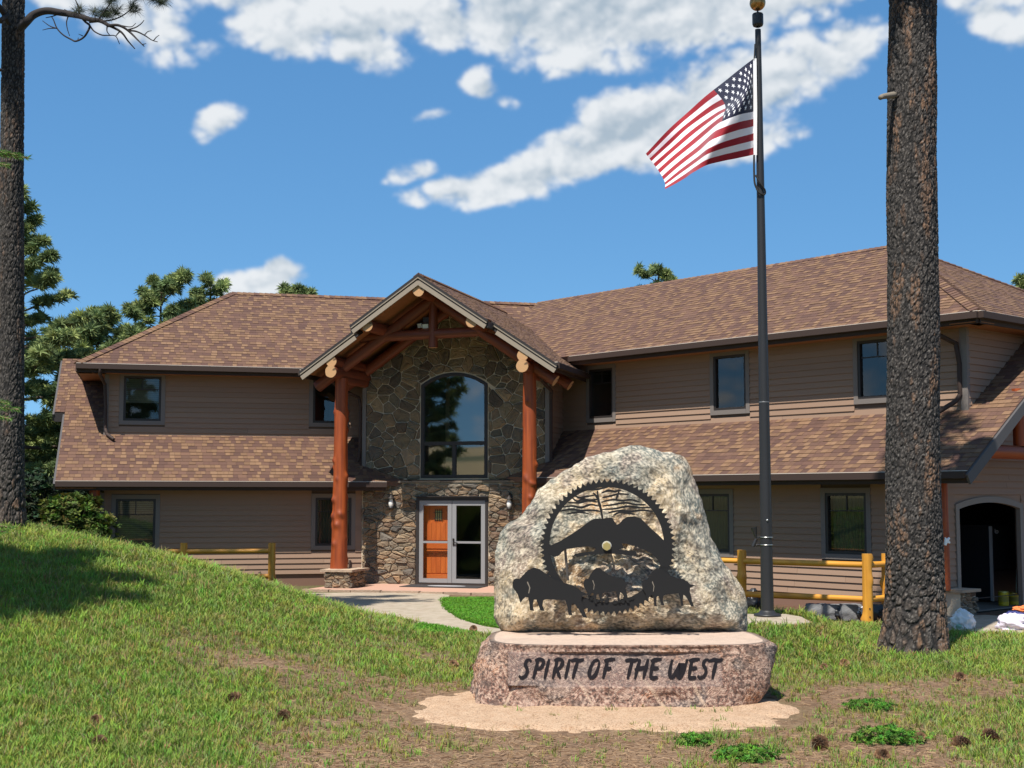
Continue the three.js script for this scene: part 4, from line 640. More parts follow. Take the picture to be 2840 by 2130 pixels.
    pos.push(X, Y, Z - mid); uv.push(X * 1.6, Y * 1.6); col.push(...shade(X, Y, Z));
  }
  for (let r = 0; r < rows.length - 1; r++) for (let i = 0; i < N; i++) { const a = r * (N + 1) + i, b = a + N + 1; idx.push(a, b, a + 1, a + 1, b, b + 1); }
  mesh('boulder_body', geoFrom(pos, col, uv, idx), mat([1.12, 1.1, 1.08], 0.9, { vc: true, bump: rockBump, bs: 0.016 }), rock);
}
const panelZ = (y) => -14.06 - 0.42 * y;
{
  const slab = thing('base_stone', V(1.23, 0, -15.1), 'reddish brown granite base stone with carved black lettering', 'stone base');
  const N = 900, MR = 74, MT = 24, pos = [], col = [], uv = [], idx = [], h = 0.63;
  const planRaw = (th) => { const c = Math.cos(th), s = Math.sin(th), n = s < 0 ? 4.2 : 3; const e = 2 / n, X = Math.sign(c) * Math.pow(Math.abs(c), e), Z = Math.sign(s) * Math.pow(Math.abs(s), e); return [X, Z]; };
  const tab = []; { let p = planRaw(0), L = 0; tab.push([0, 0]); for (let i = 1; i <= 20000; i++) { const th = i / 20000 * 6.283185307, q = planRaw(th); L += Math.hypot((q[0] - p[0]) * 1.55, q[1] - p[1]); tab.push([th, L]); p = q; } }
  const total = tab[20000][1], plan = (u) => { const w = u / 6.283185307 * total; let lo = 0, hi = 20000; while (hi - lo > 1) { const m = (lo + hi) >> 1; tab[m][1] < w ? lo = m : hi = m; } return planRaw(tab[hi][0]); };
  const memo = new Map(), planOf = (th) => { if (!memo.has(th)) memo.set(th, plan(th)); return memo.get(th); };
  const at = (th, t) => {
    const [X, Z] = planOf(th), b = Math.sin(Math.PI * clamp(t)), l = -0.28 - 0.17 * Math.pow(1 - t, 1.2), r = 2.79 + 0.05 * b - 0.2 * Math.pow(1 - t, 2.2);
    const x = lerp(l, r, (X + 1) / 2); let z = Z < 0 ? lerp(-15.1, -14.03 - 0.42 * t * h, -Z) : lerp(-15.1, -16.3, Z);
    return [x, t * h, z];
  };
  const shade = (X, Y, Z, flat) => {
    const z1 = fbm(X * 1.1 + 5, Y * 1.6, Z * 1.1, 3), z2 = fbm(X * 2.6, Y * 3 + 5, Z * 2.6, 3), f = flecks(X, Y, Z, 9);
    let c = mix3([0.27, 0.15, 0.11], [0.43, 0.28, 0.205], ss(-0.2, 0.22, z1)); c = mix3(c, [0.17, 0.155, 0.145], ss(0.03, 0.25, z2) * 0.8); c = mix3(c, [0.5, 0.22, 0.085], ss(0.12, 0.3, z1 - z2 * 0.8) * 0.6);
    c = mix3(c, [0.05, 0.04, 0.036], ss(0.64, 0.74, f) * 0.8); c = mix3(c, [0.72, 0.57, 0.45], Math.max(ss(0.32, 0.22, f), ss(0.06, 0.015, Math.abs(noise(X * 16, Y * 20, Z * 16))) * 0.7) * 0.6); const bl = fbm(X * 5 + 2, Y * 6, Z * 5, 3); c = mix3(c, [0.12, 0.085, 0.07], ss(0.1, 0.3, bl) * 0.7); c = mix3(c, [0.5, 0.36, 0.28], ss(0.1, 0.3, -bl) * 0.5);
    for (const [k, m, w] of [[0.92, 0.9, 0.02], [1.62, 0.85, 0.03], [2.02, 0.5, 0.03], [-0.1, -0.5, 0.018]]) { const q = Math.abs(X + Y * m - k + 0.05 * noise(X * 3, Y * 3, 7)); if (Y < 0.42) c = mix3(c, [0.6, 0.46, 0.34], (1 - ss(w * 0.4, w, q)) * 0.75); }
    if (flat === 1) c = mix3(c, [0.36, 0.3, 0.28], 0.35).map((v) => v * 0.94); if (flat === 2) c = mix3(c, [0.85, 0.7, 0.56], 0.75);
    return c;
  };
  for (let r = 0; r <= MR; r++) for (let i = 0; i <= N; i++) {
    const th = (i % N) / N * 6.283185, t = r / MR; let [x, y, z] = at(th, t); const [X, Z] = planOf(th), L = Math.hypot(X, Z), fr = Z < -0.5 ? 1 : 0;
    let n = 0.1 * fbm(x * 1.6, y * 2, z * 1.6, 3) + 0.09 * (cell(x * 3.2, y * 3.4 + 2, z * 3.2)[0] - 0.5) + 0.04 * (cell(x * 8, y * 9, z * 8)[0] - 0.45) + 0.016 * fbm(x * 14, y * 14, z * 14, 2);
    n *= ss(1.0, 0.9, t) * 0.85 + 0.15; if (fr) { const px0 = Math.max(-0.045 - x, x - 2.17, 0), py0 = Math.max(0.245 - y, y - 0.56, 0); n *= lerp(0.25, 1, ss(0, 0.14, Math.hypot(px0, py0))); } n -= 0.03 * ss(0.93, 1, t);
    x += X / L * n; z += Z / L * n; let flat = 0;
    if (fr && x > -0.045 && x < 2.17 && y > 0.245 && y < 0.56) { z = panelZ(y); flat = 1; }
    pos.push(x, y - 0.03 * (1 - t), z); uv.push(x * 1.5, y * 1.5); col.push(...shade(x, y, z, flat));
  }
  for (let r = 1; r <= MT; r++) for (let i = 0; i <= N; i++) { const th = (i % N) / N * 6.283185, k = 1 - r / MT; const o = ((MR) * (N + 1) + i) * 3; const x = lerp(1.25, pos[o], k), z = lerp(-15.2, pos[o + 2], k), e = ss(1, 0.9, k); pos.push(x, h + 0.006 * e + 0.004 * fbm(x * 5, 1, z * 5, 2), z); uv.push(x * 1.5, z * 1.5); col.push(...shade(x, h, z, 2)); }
  for (let r = 0; r < MR + MT; r++) for (let i = 0; i < N; i++) { const a = r * (N + 1) + i, b = a + N + 1; idx.push(a, b, a + 1, a + 1, b, b + 1); }
  mesh('base_block', geoFrom(pos, col, uv, idx), mat([0.88, 0.82, 0.8], 0.85, { vc: true, bump: rockBump, bs: 0.014 }), slab);
  // carved brush lettering: strokes of each letter in a unit box
  const G = {
    S: [[[0.86, 0.86], [0.62, 0.98], [0.36, 0.88], [0.34, 0.68], [0.56, 0.52], [0.66, 0.3], [0.48, 0.08], [0.16, 0.03], [-0.08, 0.14]]],
    P: [[[0.3, 1.0], [0.26, 0.5], [0.2, -0.02]], [[0.06, 0.92], [0.4, 1.0], [0.78, 0.9], [0.74, 0.62], [0.5, 0.48], [0.28, 0.52]]],
    I: [[[0.34, 1.0], [0.3, 0.5], [0.24, -0.02]]],
    R: [[[0.3, 1.0], [0.26, 0.5], [0.2, -0.02]], [[0.06, 0.92], [0.4, 1.0], [0.76, 0.9], [0.72, 0.64], [0.5, 0.5], [0.3, 0.52]], [[0.4, 0.5], [0.6, 0.25], [0.84, 0.0]]],
    T: [[[-0.06, 0.9], [0.3, 0.96], [0.66, 0.93], [0.98, 1.0]], [[0.5, 0.94], [0.42, 0.5], [0.36, -0.02]]],
    O: [[[0.62, 0.98], [0.32, 0.9], [0.1, 0.55], [0.08, 0.2], [0.3, 0.02], [0.58, 0.12], [0.8, 0.5], [0.8, 0.85], [0.6, 0.98]]],
    F: [[[0.34, 0.98], [0.28, 0.5], [0.22, -0.02]], [[0.06, 0.9], [0.4, 0.96], [0.95, 1.0]], [[0.26, 0.5], [0.5, 0.5], [0.76, 0.55]]],
    H: [[[0.28, 1.0], [0.2, 0.5], [0.14, -0.02]], [[0.86, 1.0], [0.8, 0.5], [0.74, -0.02]], [[0.02, 0.44], [0.44, 0.52], [0.96, 0.6]]],
    E: [[[0.28, 0.96], [0.22, 0.5], [0.2, 0.02]], [[0.02, 0.9], [0.4, 0.96], [0.92, 1.0]], [[0.22, 0.5], [0.5, 0.52], [0.78, 0.56]], [[0.16, 0.04], [0.44, 0.02], [0.84, 0.06]]],
    W: [[[0.1, 0.98], [0.06, 0.5], [0.12, 0.08], [0.24, 0.04], [0.42, 0.4], [0.54, 0.78]], [[0.54, 0.78], [0.52, 0.4], [0.56, 0.06], [0.68, 0.06], [0.84, 0.5], [0.94, 1.0]]],
  };
  const L = [['S', 165, 268], ['P', 268, 388], ['I', 372, 452], ['R', 440, 562], ['I', 556, 636], ['T', 600, 728], ['O', 772, 882], ['F', 885, 1010], ['T', 1088, 1215], ['H', 1175, 1318], ['E', 1305, 1428], ['W', 1482, 1668], ['E', 1648, 1768], ['S', 1752, 1862], ['T', 1840, 1968]];
  const ink = mat([0.014, 0.012, 0.016], 0.35), SC = 0.001161, x0 = -0.044 + 0.055;
  for (const [ch, a, b] of L) {
    const w = (b - a) * SC * 0.86, geos = [];
    for (const st of G[ch]) {
      const c = new THREE.CatmullRomCurve3(st.map(([u, v]) => V(x0 + (a - 110) * SC + u * w + v * 0.042, 0.305 + v * 0.186, 0)), false, 'centripetal'), n = 22, Lf = [], Rt = [];
      for (let i = 0; i <= n; i++) { const t = i / n, p = c.getPointAt(t), d = c.getTangentAt(t), wd = 0.0175 * (0.62 + 0.5 * Math.sin(Math.PI * clamp(t * 0.92 + 0.06))) * (1 + 0.25 * noise(t * 4, a, 1)); Lf.push([p.x - d.y * wd * 0.9 - 0.3 * wd * d.x * (i === 0), p.y + d.x * wd]); Rt.push([p.x + d.y * wd * 0.9, p.y - d.x * wd]); }
      const sh = new THREE.Shape(Lf.concat(Rt.reverse()).map((p) => new THREE.Vector2(...p))); const g = new THREE.ExtrudeGeometry(sh, { depth: 0.004, bevelEnabled: false }); const p = g.attributes.position; for (let i = 0; i < p.count; i++) p.setZ(i, panelZ(p.getY(i)) + 0.001 + p.getZ(i)); geos.push(g);
    }
    for (let i = 1; i < geos.length; i++) geos[i].translate(0, 0, 0.0006 * i);
    mesh('letter', geos, ink, slab);
  }
}
// big circular saw blade with the cut-out picture
{
  const O = px(1313, 1181, 15.14), k = 0.0010915, saw = thing('saw_blade', V(O.x, O.y, O.z), 'big black circular saw blade with cut-out mountains and bison bolted to the boulder', 'saw blade art');
  const steel = mat([0.004, 0.004, 0.0045], 0.7), P2 = ([a, b]) => new THREE.Vector2((a - 1053) * k, -(b - 797) * k);
  const ext = (sh, z, dep = 0.012) => new THREE.ExtrudeGeometry(sh, { depth: dep, bevelEnabled: false, curveSegments: 16 }).translate(O.x, O.y, O.z + z);
  const ring = new THREE.Shape(), T = 74; for (let i = 0; i < T; i++) { const a = Math.PI / 2 - i / T * 6.28318, b = a - 6.28318 / T * 0.18, r0 = 0.712, r1 = 0.757; const q = (r, an) => [Math.cos(an) * r, Math.sin(an) * r]; i ? ring.lineTo(...q(r0, a)) : ring.moveTo(...q(r0, a)); ring.lineTo(...q(r1, a - 6.28318 / T * 0.55)); ring.lineTo(...q(r0 + 0.004, a - 6.28318 / T * 0.8)); } ring.closePath();
  const inn = new THREE.Path(); for (let i = 0; i <= 90; i++) { const a = i / 90 * 6.28318, r = 0.633 + 0.025 * Math.sin(a) - 0.012 * Math.cos(a) + 0.004 * noise(Math.cos(a) * 3, Math.sin(a) * 3, 1); i ? inn.lineTo(Math.cos(a) * r, Math.sin(a) * r) : inn.moveTo(Math.cos(a) * r, Math.sin(a) * r); } ring.holes.push(inn);
  mesh('toothed_rim', ext(ring, 0), steel, saw);
  const mt = [[440, 800], [560, 745], [700, 660], [800, 590], [880, 530], [930, 512], [1000, 514], [1060, 505], [1095, 500], [1120, 540], [1145, 575], [1175, 560], [1210, 520], [1250, 495], [1330, 490], [1390, 510], [1440, 560], [1500, 620], [1560, 670], [1610, 720], [1680, 800], [1700, 930], [1660, 1010], [1590, 1000], [1560, 930], [1500, 870], [1430, 830], [1330, 792], [1235, 768], [1195, 766], [1215, 810], [1160, 826], [1330, 842], [1350, 868], [1330, 892], [1210, 876], [1100, 868], [1000, 868], [880, 876], [740, 902], [703, 888], [722, 868], [830, 850], [900, 845], [928, 825], [912, 800], [850, 795], [740, 805], [620, 825], [585, 850], [560, 885], [510, 900], [450, 870]];
  mesh('mountain_cutout', ext(new THREE.Shape(mt.map(P2)), 0.002), steel, saw);
  const strands = [[[690, 300], [740, 335], [800, 318], [870, 325], [955, 318]], [[650, 350], [760, 352], [850, 332], [955, 345]], [[600, 395], [700, 385], [780, 400], [880, 372], [960, 385]], [[560, 440], [680, 418], [780, 432], [900, 428], [985, 440]], [[640, 465], [760, 448], [860, 462]], [[990, 255], [1060, 228], [1130, 238], [1190, 222]], [[1000, 300], [1090, 282], [1170, 262], [1270, 270]], [[990, 345], [1100, 322], [1200, 330], [1290, 322], [1380, 345]], [[1000, 385], [1110, 372], [1230, 352], [1330, 370], [1440, 372]], [[1000, 420], [1130, 412], [1260, 388], [1370, 402], [1490, 400]], [[1060, 452], [1180, 432], [1290, 440], [1400, 428], [1520, 440]], [[700, 265], [760, 300], [830, 290], [920, 275]], [[1110, 480], [1180, 448], [1260, 456], [1330, 470]], [[950, 230], [960, 330], [985, 420], [1000, 520]], [[905, 250], [950, 300], [968, 360]], [[720, 225], [830, 215], [950, 215], [1060, 190]], [[1170, 240], [1150, 290], [1140, 320]]];
  strands.forEach((st, si) => { const c = new THREE.CatmullRomCurve3(st.map(([a, b]) => V((a - 1053) * k, -(b - 797) * k, 0)), false, 'centripetal'), Lf = [], Rt = [], n = 24; for (let i = 0; i <= n; i++) { const t = i / n, p = c.getPointAt(t), d = c.getTangentAt(t), w = (si > 12 ? 0.012 : 0.0115) * (0.55 + 0.6 * Math.abs(noise(t * 5, si * 3, 2)) + 0.45 * Math.sin(Math.PI * t)); Lf.push(new THREE.Vector2(p.x - d.y * w, p.y + d.x * w)); Rt.push(new THREE.Vector2(p.x + d.y * w, p.y - d.x * w)); } mesh('branch_strand', ext(new THREE.Shape(Lf.concat(Rt.reverse())), 0.001 + si * 0.0002), steel, saw); });
  const B = [[0.0, 0.55], [0.015, 0.63], [0.05, 0.67], [0.1, 0.67], [0.14, 0.76], [0.22, 0.92], [0.3, 1.0], [0.38, 0.98], [0.48, 0.89], [0.58, 0.8], [0.72, 0.75], [0.85, 0.72], [0.93, 0.66], [0.97, 0.6], [1.04, 0.585], [1.11, 0.54], [1.04, 0.55], [0.975, 0.5], [0.965, 0.4], [0.99, 0.28], [1.01, 0.14], [1.05, 0.0], [0.99, 0.0], [0.94, 0.14], [0.88, 0.27], [0.84, 0.3], [0.82, 0.16], [0.84, 0.0], [0.785, 0.0], [0.77, 0.18], [0.74, 0.34], [0.6, 0.31], [0.48, 0.29], [0.43, 0.25], [0.42, 0.12], [0.45, 0.0], [0.39, 0.0], [0.36, 0.13], [0.335, 0.24], [0.3, 0.23], [0.285, 0.1], [0.3, -0.04], [0.245, -0.04], [0.235, 0.12], [0.22, 0.26], [0.18, 0.26], [0.14, 0.18], [0.11, 0.1], [0.09, 0.2], [0.07, 0.3], [0.035, 0.37], [0.005, 0.44]];
  for (const [bx, by, w, h, rot, z] of [[85, 1390, 720, 420, 0.16, 0.024], [805, 1350, 440, 345, 0.02, 0.022], [1395, 1375, 500, 370, 0.04, 0.02]]) {
    const g = new THREE.Group(); const sh = new THREE.Shape(B.map(([u, v]) => { const X = bx + u * w, Y = by - v * h + u * w * rot; return P2([X, Y]); }));
    const m = mesh('bison', ext(sh, z, 0.008), steel, saw);
    mesh('mane_groove', ext(new THREE.Shape([[0.2, 0.62], [0.235, 0.5], [0.22, 0.36], [0.232, 0.36], [0.25, 0.5], [0.215, 0.64]].map(([u, v]) => P2([bx + u * w, by - v * h + u * w * rot]))), z + 0.0085, 0.0008), mat([0.22, 0.19, 0.15], 0.7), m);
  }
  reseed(31); const rub = []; for (let i = 0; i < 26; i++) { const a = rr(0.12, 0.86), X = 780 + a * 640, Y = 1318 + 45 * Math.sin(a * Math.PI) - 25 + rr(-18, 22), r = rr(12, 30), pts = []; for (let j = 0; j < 6; j++) { const t = j / 6 * 6.283; pts.push(P2([X + Math.cos(t) * r * rr(0.7, 1.2), Y + Math.sin(t) * r * rr(0.6, 1)])); } rub.push(ext(new THREE.Shape(pts), 0.003 + i * 0.0004)); }
  mesh('rubble_cutout', rub, steel, saw).userData.kind = 'stuff';
  const bolt = new THREE.CylinderGeometry(0.047, 0.047, 0.03, 6); bolt.rotateX(Math.PI / 2); bolt.translate(O.x + (1040 - 1053) * k, O.y - (792 - 797) * k, O.z + 0.03); mesh('hex_bolt', bolt, mat([0.75, 0.58, 0.22], 0.35, { metal: 0.75 }), saw);
  mesh('washer', new THREE.CylinderGeometry(0.052, 0.052, 0.008, 24).rotateX(Math.PI / 2).translate(O.x + (1041 - 1053) * k, O.y + (797 - 786) * k, O.z + 0.017), mat([0.7, 0.68, 0.6], 0.4, { metal: 0.5 }), saw);
  mesh('support_rod', tube([V(O.x + (615 - 1053) * k, O.y - (760 - 797) * k, O.z - 0.03), V(O.x + (650 - 1053) * k, O.y - (1140 - 797) * k, O.z - 0.1)], 0.014, 0.014, 8, 8), mat([0.12, 0.11, 0.1], 0.6), saw);
  for (const [a, b] of [[1040, 792], [470, 800], [1640, 850], [1050, 1400]]) mesh('standoff', tube([V(O.x + (a - 1053) * k, O.y - (b - 797) * k, O.z - 0.001), V(O.x + (a - 1053) * k, O.y - (b - 797) * k, O.z - 0.3)], 0.02, 0.02, 2, 8), steel, saw);
}
// ---------------------------------------------------------------- flagpole and flag
const poleMat = mat([0.035, 0.035, 0.037], 0.42, { metal: 0.25 });
const lathe = (pts, x, y, z, seg = 28) => new THREE.LatheGeometry(pts.map(([r, h]) => new THREE.Vector2(r, h)), seg).translate(x, y, z);
const poleD = 20.8, poleTop = px(1637, 40, poleD), poleX = px(1658, 1331, poleD).x, poleZ = -poleD;
{
  const f = thing('flagpole', V(poleX, 0.368, poleZ), 'tall dark tapered metal flagpole standing on the pale pad', 'flagpole');
    const A = V(poleX, 0.368, poleZ), B = V(poleTop.x, 9.5, poleZ);
  const g = new THREE.CylinderGeometry(0.046, 0.098, 9.13, 28, 24), p = g.attributes.position;
  for (let i = 0; i < p.count; i++) { const t = (p.getY(i) + 4.565) / 9.13; p.setXYZ(i, p.getX(i) + lerp(A.x, B.x, t), lerp(A.y, B.y, t), p.getZ(i) + poleZ); }
  mesh('pole', g, poleMat, f);
  mesh('base_collar', lathe([[0, 0], [0.2, 0], [0.208, 0.017], [0.2, 0.037], [0.133, 0.05], [0.112, 0.083], [0.1, 0.09]], poleX, 0.368, poleZ, 32), poleMat, f);
  mesh('pulley_truck', lathe([[0.042, 0], [0.075, 0.017], [0.087, 0.05], [0.087, 0.2], [0.079, 0.216], [0.0, 0.22]], B.x, 9.54, poleZ), poleMat, f);
  mesh('spindle', lathe([[0.015, 0], [0.015, 0.08]], B.x, 9.755, poleZ, 10), poleMat, f);
  mesh('ball_finial', new THREE.SphereGeometry(0.125, 28, 20).translate(B.x, 9.93, poleZ), mat([0.45, 0.25, 0.09], 0.3, { metal: 0.8 }), f);
  mesh('cable_clip', new THREE.SphereGeometry(0.015, 10, 8).translate(poleX, 1.82, poleZ + 0.098), mat([0.75, 0.75, 0.75], 0.3, { metal: 0.8 }), f);
  mesh('joint_band', lathe([[0.081, 0], [0.083, 0.004], [0.083, 0.016], [0.081, 0.02]], lerp(A.x, B.x, 0.355), 3.61, poleZ), mat([0.2, 0.2, 0.2], 0.4, { metal: 0.5 }), f);
  const q = (x, y, dz = 0.07) => px(x, y, poleD - dz * 0.85);
  mesh('halyard', [tube([q(1631, 95), q(1630, 118), q(1629, 130)], 0.012, 0.012, 10, 6), tube([q(1629, 335), q(1629, 370), q(1631, 398), q(1637, 411)], 0.016, 0.016, 14, 6), tube([q(1632, 378, 0.1), q(1644, 398, 0.11), q(1653, 412, 0.08), q(1652, 420, 0.06), q(1642, 418, 0.1), q(1634, 408, 0.1)], 0.013, 0.013, 24, 6)], mat([0.02, 0.02, 0.02], 0.7), f);
}
{
  const fl = tag(new THREE.Group(), 'american flag with stars and stripes flying from the flagpole', 'flag'); fl.name = 'flag'; const o = px(1628, 230, 20.75); fl.position.copy(o); scene.add(fl);
  // control net: columns from hoist to fly, rows from top to bottom; distances follow the folds
  const net = [
    [[1627, 127, 25.0], [1627.5, 180, 25.0], [1628, 233, 25.0], [1628, 284, 25.0], [1628, 334, 25.0]],
    [[1597, 150, 25.25], [1612, 190, 24.75], [1597, 240, 24.5], [1592, 294, 24.6], [1592, 342, 24.75]],
    [[1557, 182, 25.85], [1583, 218, 24.95], [1569, 252, 24.45], [1558, 305, 24.35], [1556, 349, 24.5]],
    [[1518, 213, 26.3], [1540, 240, 25.9], [1553, 260, 25.05], [1535, 316, 24.3], [1524, 358, 24.35]],
    [[1476, 251, 26.5], [1492, 274, 26.35], [1507, 298, 25.9], [1507, 336, 25.1], [1499, 371, 24.5]],
    [[1436, 288, 26.0], [1450, 311, 26.05], [1463, 334, 25.9], [1475, 360, 25.5], [1475, 388, 25.1]],
    [[1395, 332, 25.75], [1408, 350, 25.85], [1423, 370, 25.8], [1436, 392, 25.55], [1437, 408, 25.25]],
  ].map((c) => c.map(([a, b, d]) => px(a, b, 20.75 + (d - 25) * 0.83)));
  const cols = net.map((c) => new THREE.CatmullRomCurve3(c)), NU = 90, NV = 64, pos = [], uv = [], idx = [];
  for (let j = 0; j <= NV; j++) { const v = j / NV, row = new THREE.CatmullRomCurve3(cols.map((c) => c.getPoint(v)), false, 'centripetal'); for (let i = 0; i <= NU; i++) { const u = i / NU, p = row.getPoint(u); p.z += 0.02 * Math.sin(u * 19 + v * 5) * u + 0.012 * noise(u * 9, v * 7, 2); pos.push(p.x, p.y, p.z); uv.push(u, 1 - v); } }
  for (let j = 0; j < NV; j++) for (let i = 0; i < NU; i++) { const a = j * (NU + 1) + i, b = a + NU + 1; idx.push(a, b, a + 1, a + 1, b, b + 1); }
  const tex = canvasTex(1900, 1000, (g, w, h) => {
    for (let i = 0; i < 13; i++) { g.fillStyle = i % 2 ? '#f1eef2' : '#9c0d22'; g.fillRect(0, h * i / 13, w, h / 13 + 1); }
    g.fillStyle = '#0b1034'; g.fillRect(0, 0, w * 0.4, h * 7 / 13); g.fillStyle = '#fff';
    for (let r = 0; r < 9; r++) for (let c = 0; c < (r % 2 ? 5 : 6); c++) { const x = w * 0.4 * ((c * 2 + (r % 2 ? 2 : 1)) / 12), y = h * 7 / 13 * ((r + 1) / 10); g.beginPath(); for (let k = 0; k < 10; k++) { const a = -Math.PI / 2 + k * Math.PI / 5, R = (k % 2 ? 0.39 : 1) * 31; g[k ? 'lineTo' : 'moveTo'](x + Math.cos(a) * R, y + Math.sin(a) * R); } g.closePath(); g.fill(); }
    g.strokeStyle = 'rgba(0,0,0,.06)'; for (let i = 1; i < 13; i++) { g.beginPath(); g.moveTo(0, h * i / 13); g.lineTo(w, h * i / 13); g.stroke(); }
  });
  tex.wrapS = tex.wrapT = THREE.ClampToEdgeWrapping;
  const cloth = new THREE.MeshPhysicalMaterial({ map: tex, roughness: 0.85, transmission: 0.2, thickness: 0, side: THREE.DoubleSide, sheen: 0.2 });
  mesh('cloth', geoFrom(pos, null, uv, idx), cloth, fl);
  const hp = [], hi = []; for (let j = 0; j <= 20; j++) { const v = j / 20; for (const dx of [0, 8.2]) { const p = px(lerp(1627, 1628, v) + dx * (1 - 0.25 * Math.abs(v - 0.5)), lerp(126, 335, v), 20.745 - (dx ? 0.04 : 0)); hp.push(p.x, p.y, p.z); } } for (let j = 0; j < 20; j++) { const a = j * 2; hi.push(a, a + 2, a + 1, a + 1, a + 2, a + 3); }
  mesh('header_band', geoFrom(hp, null, null, hi), mat([0.85, 0.85, 0.87], 0.8), fl);
}
{ // small uplight clamped to the pole
  const y0 = 1.5, l = thing('flagpole_uplight', V(poleX - 0.1, y0, poleZ), 'small black spotlight pair clamped to the flagpole by two steel bands', 'spotlight'), band = mat([0.6, 0.6, 0.58], 0.3, { metal: 0.9 });
  for (const y of [1.55, 1.435]) { mesh('clamp_band', lathe([[0.088, 0], [0.1, 0.003], [0.1, 0.014], [0.088, 0.017]], poleX, y, poleZ), band, l); mesh('arm', tube([V(poleX - 0.09, y + 0.01, poleZ + 0.02), V(poleX - 0.165, y + 0.005, poleZ + 0.03)], 0.01, 0.01, 4, 6), poleMat, l); }
  const cone = (a, b, r0, r1) => { const d = b.clone().sub(a), g = new THREE.CylinderGeometry(r1, r0, d.length(), 18, 1, true); g.applyQuaternion(new THREE.Quaternion().setFromUnitVectors(V(0, 1, 0), d.clone().normalize())); const m = a.clone().add(b).multiplyScalar(0.5); return g.translate(m.x, m.y, m.z); };
  mesh('lamp_head', cone(V(poleX - 0.165, 1.56, poleZ + 0.03), V(poleX - 0.195, 1.71, poleZ + 0.03), 0.018, 0.05), poleMat, l); mesh('lamp_head', cone(V(poleX - 0.16, 1.53, poleZ + 0.03), V(poleX - 0.21, 1.42, poleZ + 0.03), 0.024, 0.026), poleMat, l);
}
// ---------------------------------------------------------------- rail fences
const fenceC = { c0: [0.72, 0.34, 0.04], c1: [0.5, 0.2, 0.02] }, fenceMat = mat([1, 1, 1], 0.5, { vc: true });
function fencePost(F, x, z, h, r = 0.075) { const m = mesh('post', logGeo(V(x, H(x, z) - 0.2, z), V(x, h, z), r * 1.05, r, { ...fenceC, knots: 6, step: 0.07 }), fenceMat, F); mesh('post_top', discGeo(V(x, h + 0.002, z), V(0, 1, 0), r, [0.78, 0.42, 0.1], [0.6, 0.28, 0.05]), fenceMat, m); return m; }
const fenceRail = (F, a, b, r = 0.05) => mesh('rail', logGeo(a, b, r, r * 0.95, { ...fenceC, knots: 0 }), fenceMat, F);
{
  reseed(101); const f = thing('rail_fence', V(-6.9, 0, -29), 'short golden log rail fence left of the entrance, half hidden by the bank', 'fence');
  fencePost(f, -6.97, -29, 1.2); fencePost(f, -5.1, -29, 1.2);
  for (const y of [1.02, 0.49]) { fenceRail(f, V(-9.2, y, -29.05), V(-7.0, y, -29)); fenceRail(f, V(-6.97, y, -29), V(-5.12, y + 0.01, -29)); }
  reseed(103); const g = thing('rail_fence', V(4.2, 0, -25.1), 'long golden log rail fence running behind the flagpole to the big trunk', 'fence');
  fencePost(g, 4.22, -25.1, 1.2, 0.078); fencePost(g, 6.13, -23.6, 1.19, 0.085); fencePost(g, 6.56, -24.0, 1.18, 0.07); fencePost(g, 2.1, -26.7, 1.2, 0.075);
  for (const [y0, y1] of [[1.0, 1.0], [0.4, 0.41]]) { fenceRail(g, V(2.1, y0, -26.7), V(4.2, y0, -25.12)); fenceRail(g, V(4.22, y0, -25.1), V(6.1, y1, -23.65), 0.055); fenceRail(g, V(6.13, y1, -23.6), V(6.58, y1, -24.0), 0.055); fenceRail(g, V(6.58, y1, -24.0), V(7.4, y1, -25.2)); }
  for (const y of [0.12, 0.26]) { const hm = mesh('bolt_hole', new THREE.CylinderGeometry(0.012, 0.012, 0.01, 10).rotateX(Math.PI / 2).translate(6.14, y, -23.51), darkMat, g); }
}
